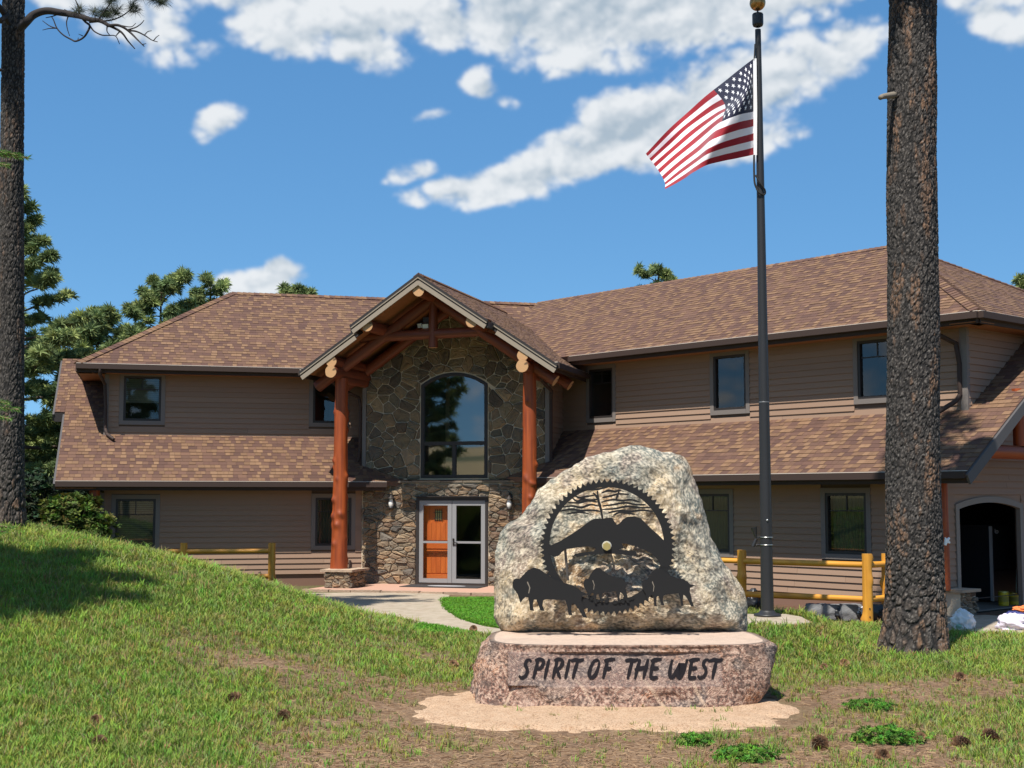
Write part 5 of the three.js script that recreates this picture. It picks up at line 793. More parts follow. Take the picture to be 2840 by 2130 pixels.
// ---------------------------------------------------------------- lamps of the entrance
{
  const white = mat([0.85, 0.84, 0.8], 0.4), make = (s, y, label) => {
    const p = FG.p(s, y, 0.2), l = thing('wall_lantern', p, label, 'wall lantern', 'lanterns on either side of the entrance');
    mesh('hood', lathe([[0, 0.2], [0.02, 0.2], [0.03, 0.17], [0.095, 0.12], [0.1, 0.1], [0.05, 0.1]], p.x, p.y, p.z, 20), darkMat, l);
    mesh('glass_chimney', lathe([[0.04, -0.09], [0.058, -0.05], [0.06, 0.0], [0.045, 0.07], [0.038, 0.1]], p.x, p.y, p.z, 20), white, l);
    mesh('base_cup', lathe([[0, -0.16], [0.06, -0.155], [0.07, -0.12], [0.055, -0.09], [0.03, -0.085]], p.x, p.y, p.z, 20), darkMat, l);
    mesh('wire_guard', [-1, 1].map((k) => tube([FG.p(s + 0.05 * k, y + 0.1, 0.2), FG.p(s + 0.085 * k, y, 0.2), FG.p(s + 0.055 * k, y - 0.12, 0.2)], 0.005, 0.005, 8, 5)), darkMat, l);
    mesh('bracket', [tube([FG.p(s, y + 0.19, 0.2), FG.p(s, y + 0.27, 0.17), FG.p(s, y + 0.2, 0.09)], 0.01, 0.01, 10, 6), FG.box(s - 0.05, s + 0.05, y - 0.02, y + 0.22, 0.08, 0.1)], darkMat, l);
    return l;
  };
  make(-1.57, 2.03, 'black wall lantern with white glass on the stone wall beside the wooden door'); make(1.47, 2.02, 'black wall lantern with white glass between the right log post and the dark glass door');
  const f = thing('floodlight', FG.p(-0.2, 6.3, 1.42), 'black floodlight with three white lamp heads under the gable peak', 'floodlight');
  mesh('housing', FG.box(-0.29, -0.1, 6.3, 6.42, 1.3, 1.44), darkMat, f); mesh('stem', FG.box(-0.22, -0.17, 6.2, 6.31, 1.34, 1.4), darkMat, f);
  for (const [s, r] of [[-0.36, 0.6], [-0.2, 0], [-0.02, -0.6]]) { const g = new THREE.BoxGeometry(0.145, 0.1, 0.03), b = new THREE.BoxGeometry(0.165, 0.12, 0.03).translate(0, 0, -0.02); for (const q of [g, b]) { q.rotateX(0.25); q.rotateY(-r); q.translate(s, 6.2 + Math.abs(r) * 0.035, 1.5 - Math.abs(r) * 0.07); FG.put(q); } const hd = mesh('lamp_head', b, darkMat, f); mesh('lens', g, mat([0.85, 0.84, 0.72], 0.3), hd); }
  const m = thing('door_mat', FG.p(0, 0.055, 0.75), 'dark door mat with a pale worn oval in front of the glass doors', 'door mat');
  mesh('mat_edge', FG.box(-0.98, 0.98, 0.053, 0.066, 0.32, 1.1), mat([0.035, 0.033, 0.035], 0.95), m);
  const ov = new THREE.CircleGeometry(1, 40).rotateX(-Math.PI / 2).scale(0.48, 1, 0.2).translate(0.05, 0.0685, 0.66); mesh('mat_oval', FG.put(ov), mat([0.36, 0.36, 0.38], 0.95, { bump: grain, bs: 0.003 }), m);
}
// ---------------------------------------------------------------- things by the garage doorway and along the right wing
function lumpy(c, sx, sy, sz, seed, amp = 0.2, f = 2.2, n = 40) { const g = new THREE.SphereGeometry(1, n, Math.round(n * 0.7)), p = g.attributes.position; for (let i = 0; i < p.count; i++) { const v = V(p.getX(i), p.getY(i), p.getZ(i)), r = 1 + amp * fbm(v.x * f + seed, v.y * f, v.z * f, 4) * 2 - amp * 0.7 * Math.abs(noise(v.x * f * 2 + seed, v.y * f * 1.3, v.z * f * 2)); p.setXYZ(i, c.x + v.x * r * sx, Math.max(c.y + v.y * r * sy, c.y - sy * 0.82), c.z + v.z * r * sz); } g.computeVertexNormals(); return g; }
{
  const at = (s, y, o) => FE.p(s, y, o), wht = mat([0.78, 0.78, 0.79], 0.45);
  const b1 = px(2080, 1343, 22.4), g1 = thing('trash_bag', b1, 'knotted white trash bag on the grass edge by the stone pier', 'trash bag');
  mesh('bag_body', lumpy(b1, 0.19, 0.19, 0.17, 3, 0.24, 2.6), wht, g1); mesh('bag_knot', lumpy(b1.clone().add(V(-0.03, 0.17, 0)), 0.06, 0.05, 0.05, 8, 0.3, 3, 20), wht, g1); mesh('green_print', lumpy(b1.clone().add(V(-0.075, -0.06, 0.1)), 0.075, 0.06, 0.05, 5, 0.25, 2, 20), mat([0.3, 0.5, 0.38], 0.5), g1);
  const b2 = px(2190, 1349, 22.2), g2 = thing('laundry_bag', b2, 'pale lilac cloth sack lying on the concrete at the right edge', 'cloth bag');
  mesh('bag_body', lumpy(b2, 0.27, 0.19, 0.22, 13, 0.25, 2.2), mat([0.72, 0.66, 0.76], 0.8), g2); mesh('bag_end', lumpy(b2.clone().add(V(0.28, 0.0, 0.04)), 0.2, 0.17, 0.16, 14, 0.25, 2.2), mat([0.74, 0.69, 0.78], 0.8), g2);
  const b3 = px(2200, 1331, 22.35), g3 = thing('folded_jacket', b3, 'dark blue and orange clothing heaped on the lilac sack', 'clothing');
  mesh('blue_cloth', lumpy(b3, 0.26, 0.09, 0.16, 23, 0.3, 2.2), mat([0.03, 0.04, 0.16], 0.9), g3); mesh('orange_cloth', lumpy(b3.clone().add(V(0.12, 0.1, -0.02)), 0.2, 0.065, 0.12, 25, 0.3, 2.5), mat([0.75, 0.2, 0.06], 0.9), g3);
  const can = (s, o, label, h) => { const p = at(s, 0.04, o), c = thing('yellow_can', p, label, 'metal can', 'yellow cans in the garage doorway'); mesh('can_body', lathe([[0, 0], [0.095, 0], [0.1, 0.01], [0.098, 0.03], [0.1, 0.05], [0.1, h - 0.04], [0.097, h - 0.02], [0.1, h], [0.085, h + 0.005], [0, h + 0.002]], p.x, p.y, p.z, 24), mat([0.55, 0.45, 0.02], 0.4), c); mesh('can_label', lathe([[0.1015, h * 0.3], [0.1015, h * 0.65]], p.x, p.y, p.z, 24), mat([0.3, 0.27, 0.04], 0.5), c); mesh('can_rim', lathe([[0.086, h + 0.001], [0.1025, h + 0.002], [0.1025, h - 0.012]], p.x, p.y, p.z, 24), mat([0.7, 0.65, 0.3], 0.3, { metal: 0.6 }), c); };
  can(2.78, -0.33, 'yellow can standing in the garage doorway, the taller one nearer the pier', 0.28); can(3.18, -0.33, 'yellow can standing in the garage doorway, the shorter one behind the sacks', 0.24);
  const fp = at(3.9, 0.05, -0.9), fr = thing('refrigerator', fp, 'black upright refrigerator with a small white sticker in the dark garage', 'refrigerator'), blk = mat([0.02, 0.021, 0.024], 0.5);
  mesh('cabinet', FE.box(3.34, 4.4, 0.06, 1.6, -1.6, -0.9), blk, fr); mesh('fridge_door', FE.box(3.35, 4.39, 0.7, 1.58, -0.895, -0.85), blk, fr); mesh('fridge_door', FE.box(3.35, 4.39, 0.08, 0.68, -0.895, -0.85), blk, fr);
  mesh('edge_trim', FE.box(3.315, 3.345, 0.07, 1.58, -0.9, -0.84), mat([0.5, 0.5, 0.5], 0.4), fr);
  const st = canvasTex(256, 192, (g, w, h) => { g.fillStyle = '#17181b'; g.fillRect(0, 0, w, h); g.fillStyle = '#c9c9c9'; g.beginPath(); g.ellipse(128, 115, 105, 58, 0, 0, 7); g.fill(); g.fillRect(30, 30, 40, 60); g.fillStyle = '#333'; g.fillRect(75, 60, 95, 14); g.fillRect(90, 110, 90, 20); });
  mesh('sticker', FE.put(new THREE.PlaneGeometry(0.2, 0.14).translate(3.53, 1.48, -0.8475)), mat([1, 1, 1], 0.6, { map: st }), fr);
  const hp = at(3.2, 0, -0.18), hl = thing('leaning_pole', hp, 'thin pale green pole leaning inside the right side of the garage doorway', 'pole'); mesh('shaft', tube([at(3.22, 0.05, -0.3), at(3.17, 1.0, -0.22), at(3.14, 1.9, -0.16)], 0.018, 0.016, 10, 8), mat([0.45, 0.58, 0.52], 0.5), hl); mesh('tip', tube([at(3.14, 1.9, -0.16), at(3.138, 1.94, -0.157)], 0.02, 0.018, 3, 8), mat([0.75, 0.8, 0.78], 0.5), hl);
  // stone pier under the corner post, white ornament above
  reseed(111); const pr = thing('stone_pier', FE.p(0.2, 0, 0.3), 'small stone pier with a pale cap behind the big trunk by the garage', 'stone pier');
  mesh('mortar', FE.box(-0.1, 0.42, 0, 0.46, 0.02, 0.42), mortarMat, pr); stoneFace(new Frame(FE.p(-0.1, 0, 0.42), 41.5), [[0, 0.02], [0.52, 0.02], [0.52, 0.46], [0, 0.46]], 0, pr, stoneTones.lower, 0.2, 0.085, { gap: 0.008, all: true });
  mesh('cap_stone', tint(FE.box(-0.16, 0.48, 0.462, 0.515, -0.0, 0.5), (x, y, z) => mix3([0.6, 0.47, 0.34], [0.42, 0.32, 0.24], clamp(0.5 + noise(x * 9, y * 8, z * 9)))), stoneMat, pr);
  const wo = px(2045, 1169, 23.35), w = thing('wall_ornament', wo, 'small white arrow shaped ornament beside the trunk on the garage corner', 'ornament');
  const osh = new THREE.Shape([[-0.05, -0.06], [-0.035, 0.06], [0.0, 0.025], [0.04, 0.06], [0.055, 0.05], [0.03, 0.01], [0.055, -0.015], [0.05, -0.035], [0.0, -0.02], [-0.03, -0.07]].map((p) => new THREE.Vector2(...p)));
  mesh('ornament_plate', new THREE.ExtrudeGeometry(osh, { depth: 0.02, bevelEnabled: true, bevelSize: 0.005, bevelThickness: 0.005, bevelSegments: 2 }).rotateY(0.4).translate(wo.x, wo.y, wo.z), mat([0.85, 0.86, 0.86], 0.4), w); mesh('hanger', tube([wo.clone().add(V(0, 0.03, -0.01)), wo.clone().add(V(-0.02, 0.05, -0.12))], 0.006, 0.006, 4, 6), darkMat, w);
  // wrapped landscape blocks along the fence
  const wrap = mat([0.025, 0.026, 0.03], 0.28), stone = mat([0.2, 0.2, 0.205], 0.85, { bump: grain, bs: 0.006 });
  [[1766, 1325, 24.3, 'grey landscaping block nearest the flagpole, against the black sheeting', 0.21, 0.13], [1800, 1327, 24.2, 'grey landscaping block with crumpled black plastic sheeting, second from the flagpole', 0.2, 0.13], [1838, 1329, 24.0, 'grey landscaping block with white chalky corner beside the fence post', 0.19, 0.14], [1893, 1331, 24.1, 'black wrapped block between the fence post and the big trunk', 0.17, 0.14]].forEach(([a, b, d, lab, sx, sy], i) => {
    const c = px(a, b, d); c.y = sy * 0.8 + 0.05; const t = thing('landscape_block', c, lab, 'landscaping block', 'blocks lying along the log fence'); const g = new THREE.BoxGeometry(1, 1, 1, 14, 10, 12), p = g.attributes.position; for (let k = 0; k < p.count; k++) { const v = V(p.getX(k), p.getY(k), p.getZ(k)), n = 1 + 0.16 * fbm(v.x * 3 + i * 9, v.y * 3, v.z * 3, 3), rd = 1 - 0.28 * Math.pow(Math.max(Math.abs(v.x), Math.abs(v.z)) * 2, 4) * Math.abs(v.y); p.setXYZ(k, c.x + v.x * 2 * sx * n * rd, c.y + v.y * 2 * sy * n, c.z + v.z * 2 * 0.15 * n * rd); } g.computeVertexNormals();
    mesh('block_body', g, i === 3 ? wrap : stone, t); mesh('plastic_wrap', lumpy(c.clone().add(V(i % 2 ? 0.1 : 0.17, -0.02, 0.1)), 0.13, 0.12, 0.09, 40 + i, 0.35, 2.4, 28), wrap, t); if (i > 0 && i < 3) mesh('chalk_patch', lumpy(c.clone().add(V(0.16, 0.0, 0.13)), 0.09, 0.11, 0.05, 60 + i, 0.4, 2.4, 18), mat([0.7, 0.7, 0.72], 0.7), t);
  });
  const bb = px(1626, 1308, 25.9); bb.y = 0.2; const bt = thing('black_bag', bb, 'black plastic bag slumped behind the flagpole foot', 'trash bag'); mesh('bag_body', lumpy(bb, 0.19, 0.22, 0.17, 77, 0.25, 2.2), wrap, bt); mesh('bag_neck', lumpy(bb.clone().add(V(0.02, 0.2, 0)), 0.07, 0.06, 0.06, 78, 0.3, 2.6, 20), wrap, bt);
}
// ---------------------------------------------------------------- pines
const barkMat = mat([1, 1, 1], 0.95, { vc: true, bump: grain, bs: 0.012 });
function trunkGeo(base_, top_, r0, r1, o = {}) {       // ponderosa bark: plates parted by dark furrows
  const NU = o.nu || 150, NV = o.nv || 420, pos = [], col = [], uv = [], idx = [], L = base_.distanceTo(top_), k = o.k || 0, nrm = [];
  for (let j = 0; j <= NV; j++) {
    const t = j / NV, c = base_.clone().lerp(top_, t), y = t * L, fl = 1 + (o.flare ?? 0.5) * Math.exp(-y / 0.32) + 0.12 * Math.exp(-y / 1.4);
    c.x += 0.05 * noise(k, y * 0.25, 1); c.z += 0.05 * noise(k + 5, y * 0.25, 1);
    for (let i = 0; i <= NU; i++) {
      const a = (i % NU) / NU * 6.283185, ca = Math.cos(a), sa = Math.sin(a); let r = lerp(r0, r1, t) * (fl + (o.flare ? 0.1 * Math.sin(a * 5 + k) * Math.exp(-y / 0.3) : 0));
      const q = 7.5 * (r0 / 0.38), wob = 0.35 * noise(ca * 2 + k, y * 1.5, sa * 2), pz = ss(2.2, 0.6, y), c1 = cell(ca * q * lerp(0.95, 0.6, pz) + wob, y * (o.plate || 5.2) * lerp(1.5, 0.8, pz), sa * q * lerp(0.95, 0.6, pz) + k), c2 = cell(ca * q * 2.6, y * 27, sa * q * 2.6 + k), f = ss(0.02, 0.22, c1[1] - c1[0]), f2 = ss(0.0, 0.25, c2[1] - c2[0]);
      const n1 = fbm(ca * 1.6 + k, y * 0.8, sa * 1.6, 3), n2 = noise(ca * 22, y * 30, sa * 22 + k);
      r += (f - 0.7) * lerp(0.013, 0.024, pz) + (f2 - 0.6) * 0.008 + n2 * 0.004 + 0.03 * n1 * (r0 / 0.38);
      pos.push(c.x + ca * r, c.y, c.z + sa * r); uv.push(i / NU * 4, y * 1.3);
      let cl = mix3([0.012, 0.011, 0.011], mix3([0.03, 0.027, 0.025], [0.12, 0.104, 0.092], Math.pow(c2[2], 1.6)), f * (0.3 + 0.7 * f2)); const warm = ss(0.06, 0.3, n1 + 0.28 * (c1[2] - 0.5)) * (o.warm ?? 1) + (o.foot ? ss(1.3, 0.4, y) * 0.4 * c1[2] : 0);
      cl = mix3(cl, [0.3, 0.16, 0.085], clamp(warm) * f * (0.25 + 0.75 * c2[2]) * 0.7); if (n2 > 0.4) cl = mix3(cl, [0.26, 0.235, 0.21], 0.5); col.push(...cl);
    }
  }
  for (let j = 0; j < NV; j++) for (let i = 0; i < NU; i++) { const a = j * (NU + 1) + i, b = a + NU + 1; idx.push(a, b, a + 1, a + 1, b, b + 1); }
  return geoFrom(pos, col, uv, idx);
}
function tuftGeo(n, len, wid, droop = 0.2, up = 0.35, segs = 1) {    // a burst of needles
  const pos = [], nor = [];
  for (let i = 0; i < n; i++) {
    const a = rng() * 6.283, e = Math.asin(clamp(rr(-0.55, 1) , -1, 1)), d = V(Math.cos(a) * Math.cos(e), Math.sin(e) + up * 0.4, Math.sin(a) * Math.cos(e)).normalize(), L = len * rr(0.7, 1.1), s = new THREE.Vector3().crossVectors(d, V(rr(-1, 1), rr(-1, 1), rr(-1, 1))).normalize().multiplyScalar(wid / 2), b = d.clone().multiplyScalar(len * 0.05), m = d.clone().multiplyScalar(L * 0.55), t = d.clone().multiplyScalar(L); t.y -= droop * L * 0.5;
    for (const p of [b.clone().add(s), b.clone().sub(s), m.clone().add(s), b.clone().sub(s), m.clone().sub(s), m.clone().add(s), m.clone().add(s), m.clone().sub(s), t]) { pos.push(p.x, p.y, p.z); const q = d.clone().multiplyScalar(0.8).add(V(0, 0.5, 0)).normalize(); nor.push(q.x, q.y, q.z); }
  }
  return geoFrom(pos);
}
function leafMat(t = 0.3) { return new THREE.MeshPhysicalMaterial({ roughness: 0.85, transmission: t, thickness: 0, side: THREE.DoubleSide, specularIntensity: 0.3 }); }
const needleMat = leafMat(0.25), grassMat = leafMat(0.4), weedMat = leafMat(0.35);
function scatter(name, geo, material, list, parent, kind) {      // list of [pos, scale, rotY, tilt vector, colour]
  const m = new THREE.InstancedMesh(geo, material, list.length), M = new THREE.Matrix4(), q = new THREE.Quaternion(), q2 = new THREE.Quaternion(), c = new THREE.Color(), off = parent ? base(parent) : V(0, 0, 0);
  list.forEach(([p, s, ry, up, cl], i) => { q.setFromAxisAngle(V(0, 1, 0), ry); if (up) { q2.setFromUnitVectors(V(0, 1, 0), up); q.premultiply(q2); } M.compose(p.clone().sub(off), q, typeof s === 'number' ? V(s, s, s) : s); m.setMatrixAt(i, M); c.setRGB(...cl); m.setColorAt(i, c); });
  m.castShadow = m.receiveShadow = true; m.name = parent ? name : numbered(name); (parent || scene).add(m); m.userData.kind = 'stuff'; return m;
}
reseed(121);
const farTuft = tuftGeo(46, 0.3, 0.034, 0.25), midTuft = tuftGeo(44, 0.24, 0.016, 0.3), nearTuft = tuftGeo(70, 0.2, 0.0045, 0.3);
// a pine: trunk, boughs that sweep out and up, needle tufts massed along their outer parts
function pine(label, group, x, z, o) {
  reseed(o.seed); const y0 = o.y0 ?? H(x, z), t = thing('pine_tree', V(x, y0, z), label, 'pine tree', group), top = V(x + (o.lean || 0), y0 + o.h, z);
  const b0 = V(x, y0 - 0.2, z); mesh('trunk', o.fine ? trunkGeo(b0, top, o.r0, o.r1 ?? 0.03, o.fine) : tint(tube([b0, b0.clone().lerp(top, 0.4).add(V(rr(-0.08, 0.08), 0, 0)), b0.clone().lerp(top, 0.75), top], o.r0, 0.02, 30, 10), (a, b, c) => mix3([0.05, 0.04, 0.034], [0.16, 0.1, 0.07], clamp(0.5 + noise(a * 6, b * 4, c * 6)))), barkMat, t);
  const list = [], limbs = [];
  for (let i = 0; i < o.n; i++) {
    const q = (i + rng()) / o.n, hh = lerp(o.cb, o.h * 0.985, Math.pow(q, 0.9)), prof = o.prof ? o.prof(q) : Math.pow(1 - q, 0.62) * (0.55 + 0.45 * ss(0, 0.22, q)), len = Math.max(0.25, o.rad * prof * rr(0.6, 1.15)), az = i * 2.39996 + rr(-0.5, 0.5), el = lerp(-0.12, 0.85, q) + rr(-0.15, 0.15);
    if (o.keep && !o.keep(az, hh)) continue;
    const st = b0.clone().lerp(top, (hh + 0.2) / (o.h + 0.2)), dir = V(Math.cos(az), Math.tan(el) * 0.6, Math.sin(az)), pts = []; for (let k = 0; k <= 5; k++) { const u = k / 5; pts.push(st.clone().addScaledVector(dir, len * u).add(V(rr(-0.06, 0.06), 0.22 * len * (u * u - 0.6 * u) + rr(-0.04, 0.04), rr(-0.06, 0.06)))); }
    limbs.push(tube(pts, Math.max(0.012, 0.024 * len), 0.006, 10, 5)); const c = new THREE.CatmullRomCurve3(pts), m = Math.max(4, Math.round(len * (o.dens || 9)));
    for (let k = 0; k < m; k++) { const u = Math.pow(rr(o.inner ?? 0.2, 1), 0.6), p = c.getPoint(u), sp = (o.spread || 0.2) * len * (1.15 - u * 0.5); p.add(V(rr(-1, 1) * sp, rr(-0.35, 0.7) * sp * 0.75, rr(-1, 1) * sp)); const sh = 0.55 + 0.75 * rng(), cc = mix3(o.c0 || [0.13, 0.2, 0.085], o.c1 || [0.42, 0.48, 0.17], Math.pow(rng(), 1.6)).map((v) => v * sh); list.push([p, (o.ts || 1) * rr(0.7, 1.2), rng() * 6.28, V(rr(-0.4, 0.4) + dir.x * 0.4, 1, rr(-0.4, 0.4) + dir.z * 0.4).normalize(), cc]); }
  }
  if (limbs.length) mesh('branches', limbs, mat([0.085, 0.062, 0.05], 0.95), t).userData.kind = 'stuff';
  scatter('crown', o.tuft || farTuft, needleMat, list, t); return t;
}
const bg = 'pines growing behind the lodge';
pine('tall dark open pine just right of the left foreground trunk', bg, -14.1, -38, { seed: 131, y0: 0.6, h: 10.4, cb: 0.8, rad: 3.7, r0: 0.2, n: 66, dens: 20, spread: 0.13, ts: 0.9, prof: (q) => Math.pow(1 - q, 0.75) * (0.75 + 0.25 * ss(0, 0.25, q)) });
pine('bushy pine between the tall dark pine and the left roof hip', bg, -12.9, -42, { seed: 133, y0: 0.4, h: 7.6, cb: 1.0, rad: 2.5, r0: 0.16, n: 66, dens: 22, spread: 0.2, ts: 1.05, prof: (q) => Math.pow(1 - q, 0.5) });
pine('small topped pine standing above the left roof hip', bg, -11.75, -45, { seed: 135, y0: 0.3, h: 9.0, cb: 3.0, rad: 1.9, r0: 0.15, n: 48, dens: 20, spread: 0.2, prof: (q) => 0.35 + 0.65 * Math.pow(1 - q, 0.6) });
pine('thin pine tip just clearing the left roof hip higher up', bg, -11.0, -49, { seed: 137, y0: 0.3, h: 9.7, cb: 4.0, rad: 1.25, r0: 0.12, n: 34, dens: 18, spread: 0.22, prof: (q) => 0.4 + 0.6 * Math.pow(1 - q, 0.6) });
pine('rounded pine top rising over the ridge of the left wing', bg, -8.35, -52, { seed: 139, y0: 0.3, h: 9.95, cb: 5.0, rad: 1.5, r0: 0.15, n: 46, dens: 30, spread: 0.25, prof: (q) => Math.sqrt(Math.max(0.05, 1 - q * q)) });
pine('pine tip barely showing over the long ridge of the right wing', bg, 6.0, -55, { seed: 141, y0: 0.3, h: 11.15, cb: 6.5, rad: 1.2, r0: 0.15, n: 34, dens: 20, spread: 0.22, prof: (q) => 0.5 + 0.5 * Math.pow(1 - q, 0.6) });
pine('pine crown at the right edge beyond the roof', bg, 19.1, -50, { seed: 143, y0: 0.3, h: 10.2, cb: 5.0, rad: 1.6, r0: 0.15, n: 40, dens: 20, spread: 0.22 });
pine('low pine beside the left foreground trunk, under the tall dark one', bg, -14.4, -43, { seed: 145, y0: 0.3, h: 4.2, cb: 0.3, rad: 2.3, r0: 0.12, n: 60, dens: 22, spread: 0.2, prof: (q) => Math.pow(1 - q, 0.5) });
pine('small dark pine against the foot of the left gable', bg, -12.1, -38, { seed: 147, y0: 0.3, h: 2.9, cb: 0.2, rad: 1.3, r0: 0.08, n: 46, dens: 24, spread: 0.25, c0: [0.03, 0.06, 0.04], c1: [0.07, 0.1, 0.06], prof: (q) => Math.pow(1 - q, 0.45) });
// the two big trunks in front, their crowns above the picture
const ringProf = (q) => 0.55 + 0.45 * Math.sin(Math.PI * clamp(q * 0.9 + 0.1));
{
  const R = pine('thick blackened pine trunk standing in front of the right wing', 'big foreground pines', px(1974, 1405, 19.3).x, -19.3, { seed: 151, h: 12.6, r0: 0.385, r1: 0.315, cb: 10.9, rad: 2.6, n: 26, dens: 11, spread: 0.16, inner: 0.3, tuft: midTuft, ts: 1.5, lean: (px(1968, 0, 19.3).x - px(1974, 1405, 19.3).x) * 12.6 / 9.2, keep: (az) => Math.cos(az) < 0.15, prof: ringProf, fine: { nu: 190, nv: 900, k: 3, flare: 0.42, foot: true, plate: 4.6 } });
  mesh('branch_stub', tube([px(1932, 205, 19.1), px(1905, 209, 18.85), px(1902, 211, 18.8)], 0.05, 0.035, 8, 8), mat([0.2, 0.17, 0.13], 0.9), R);
  const T = pine('dark furrowed pine trunk on the bank at the left edge', 'big foreground pines', px(24, 1112, 22).x, -22, { seed: 153, h: 14.6, r0: 0.2, r1: 0.155, keep: (az) => Math.sin(az) > 0.1, cb: 11.2, rad: 3.0, n: 50, dens: 9, spread: 0.15, inner: 0.3, tuft: midTuft, ts: 1.5, lean: (px(31, 0, 22).x - px(24, 1112, 22).x) * 14.6 / 8.1, prof: ringProf, fine: { nu: 120, nv: 760, k: 11, flare: 0.3, plate: 5.4, warm: 0.55, foot: true } });
  // the bare bough reaching into the sky, with twigs
  const d0 = 21.6, bark = mat([0.03, 0.024, 0.024], 0.9), P = (a, b, dz = 0) => px(a, b, d0 - dz), bough = [];
  const tw = (r0, r1, ...pts) => bough.push(tube(pts.map(([a, b, z]) => P(a * 0.2348, b * 0.2348, z || 0)), r0, r1, pts.length * 6, 7));
  tw(0.075, 0.03, [190, 250, -0.2], [240, 200], [300, 140], [380, 105], [450, 98], [540, 112], [640, 128], [740, 150, 0.2], [830, 178, 0.3], [920, 190, 0.4], [1000, 235, 0.5]);
  tw(0.026, 0.008, [1000, 235, 0.5], [1090, 232, 0.6], [1150, 260, 0.6], [1200, 300, 0.6], [1260, 360, 0.7], [1325, 425, 0.8]); tw(0.024, 0.008, [990, 230, 0.5], [1060, 262, 0.5], [1120, 300, 0.5], [1180, 380, 0.5], [1240, 448, 0.5]);
  tw(0.016, 0.006, [1180, 280, 0.6], [1250, 288, 0.6], [1330, 325, 0.6], [1400, 370, 0.6], [1450, 385, 0.6]); tw(0.013, 0.006, [1170, 275, 0.6], [1250, 250, 0.6], [1300, 215, 0.6], [1325, 185, 0.6]); tw(0.011, 0.005, [1110, 235, 0.6], [1210, 245, 0.6], [1250, 212, 0.6]); tw(0.009, 0.005, [1330, 320, 0.6], [1360, 290, 0.6], [1395, 282, 0.6]); tw(0.009, 0.005, [1410, 375, 0.6], [1440, 340, 0.6], [1465, 322, 0.6]); tw(0.009, 0.004, [1310, 408, 0.8], [1345, 400, 0.8]);
  tw(0.02, 0.009, [740, 150, 0.2], [790, 205, 0.2], [825, 235, 0.2], [800, 300, 0.2], [760, 350, 0.1], [700, 378, 0.1], [650, 360], [580, 320], [525, 262], [490, 180], [475, 155]); tw(0.011, 0.005, [525, 262], [460, 240], [390, 190]); tw(0.011, 0.005, [525, 258], [450, 262], [390, 276]); tw(0.011, 0.006, [630, 140], [612, 200], [618, 260], [640, 330]); tw(0.012, 0.006, [540, 128], [480, 150], [420, 163]); tw(0.009, 0.004, [715, 370], [720, 345]); tw(0.009, 0.004, [760, 330], [722, 312]);
  tw(0.014, 0.006, [825, 235, 0.2], [870, 290, 0.3], [930, 320, 0.3], [1000, 325, 0.4], [1060, 330, 0.4], [1100, 405, 0.4]); tw(0.012, 0.006, [985, 240, 0.5], [985, 290, 0.4], [1010, 325, 0.4]); tw(0.012, 0.006, [1100, 290, 0.5], [1060, 335, 0.5]);
  tw(0.016, 0.007, [735, 140, 0.2], [720, 60, 0.2], [695, 0, 0.2], [690, -30, 0.2]); tw(0.015, 0.008, [820, 205, 0.3], [930, 195, 0.3], [1040, 180, 0.3], [1140, 135, 0.3], [1220, 65, 0.3], [1235, 40, 0.3]); tw(0.015, 0.008, [905, 185, 0.4], [940, 130, 0.4], [985, 70, 0.4], [1020, 15, 0.4], [1030, -20, 0.4]); tw(0.01, 0.005, [660, 125], [620, 100], [590, 85]); tw(0.01, 0.006, [880, 185, 0.4], [870, 130, 0.4]);
  tw(0.045, 0.03, [0, 195, 0.3], [40, 160, 0.2], [75, 130, 0.1]); tw(0.06, 0.03, [-30, 50, 0.3], [20, 100, 0.2], [80, 220, 0]); tw(0.03, 0.02, [-10, 640, 0.2], [30, 650, 0]);
  for (const g of bough) mesh('bough', g, bark, T);
  reseed(155); const tl = []; for (const [a, b, n] of [[870, 130, 3], [950, 120, 4], [985, 130, 5], [1020, 12, 4], [1080, 110, 4], [1225, 50, 4], [1220, 110, 3], [720, 92, 3], [1010, 90, 3], [1490, 20, 5], [1430, 5, 3], [1280, -10, 2]]) for (let i = 0; i < n; i++) tl.push([P((a + rr(-30, 30)) * 0.2348, (b + rr(-25, 25)) * 0.2348, rr(0, 0.6)), rr(0.6, 0.95), rng() * 6.28, V(rr(-0.5, 0.5), 1, rr(-0.5, 0.5)).normalize(), mix3([0.04, 0.06, 0.035], [0.11, 0.12, 0.07], rng())]);
  scatter('needle_sprays', nearTuft, needleMat, tl, T);
}
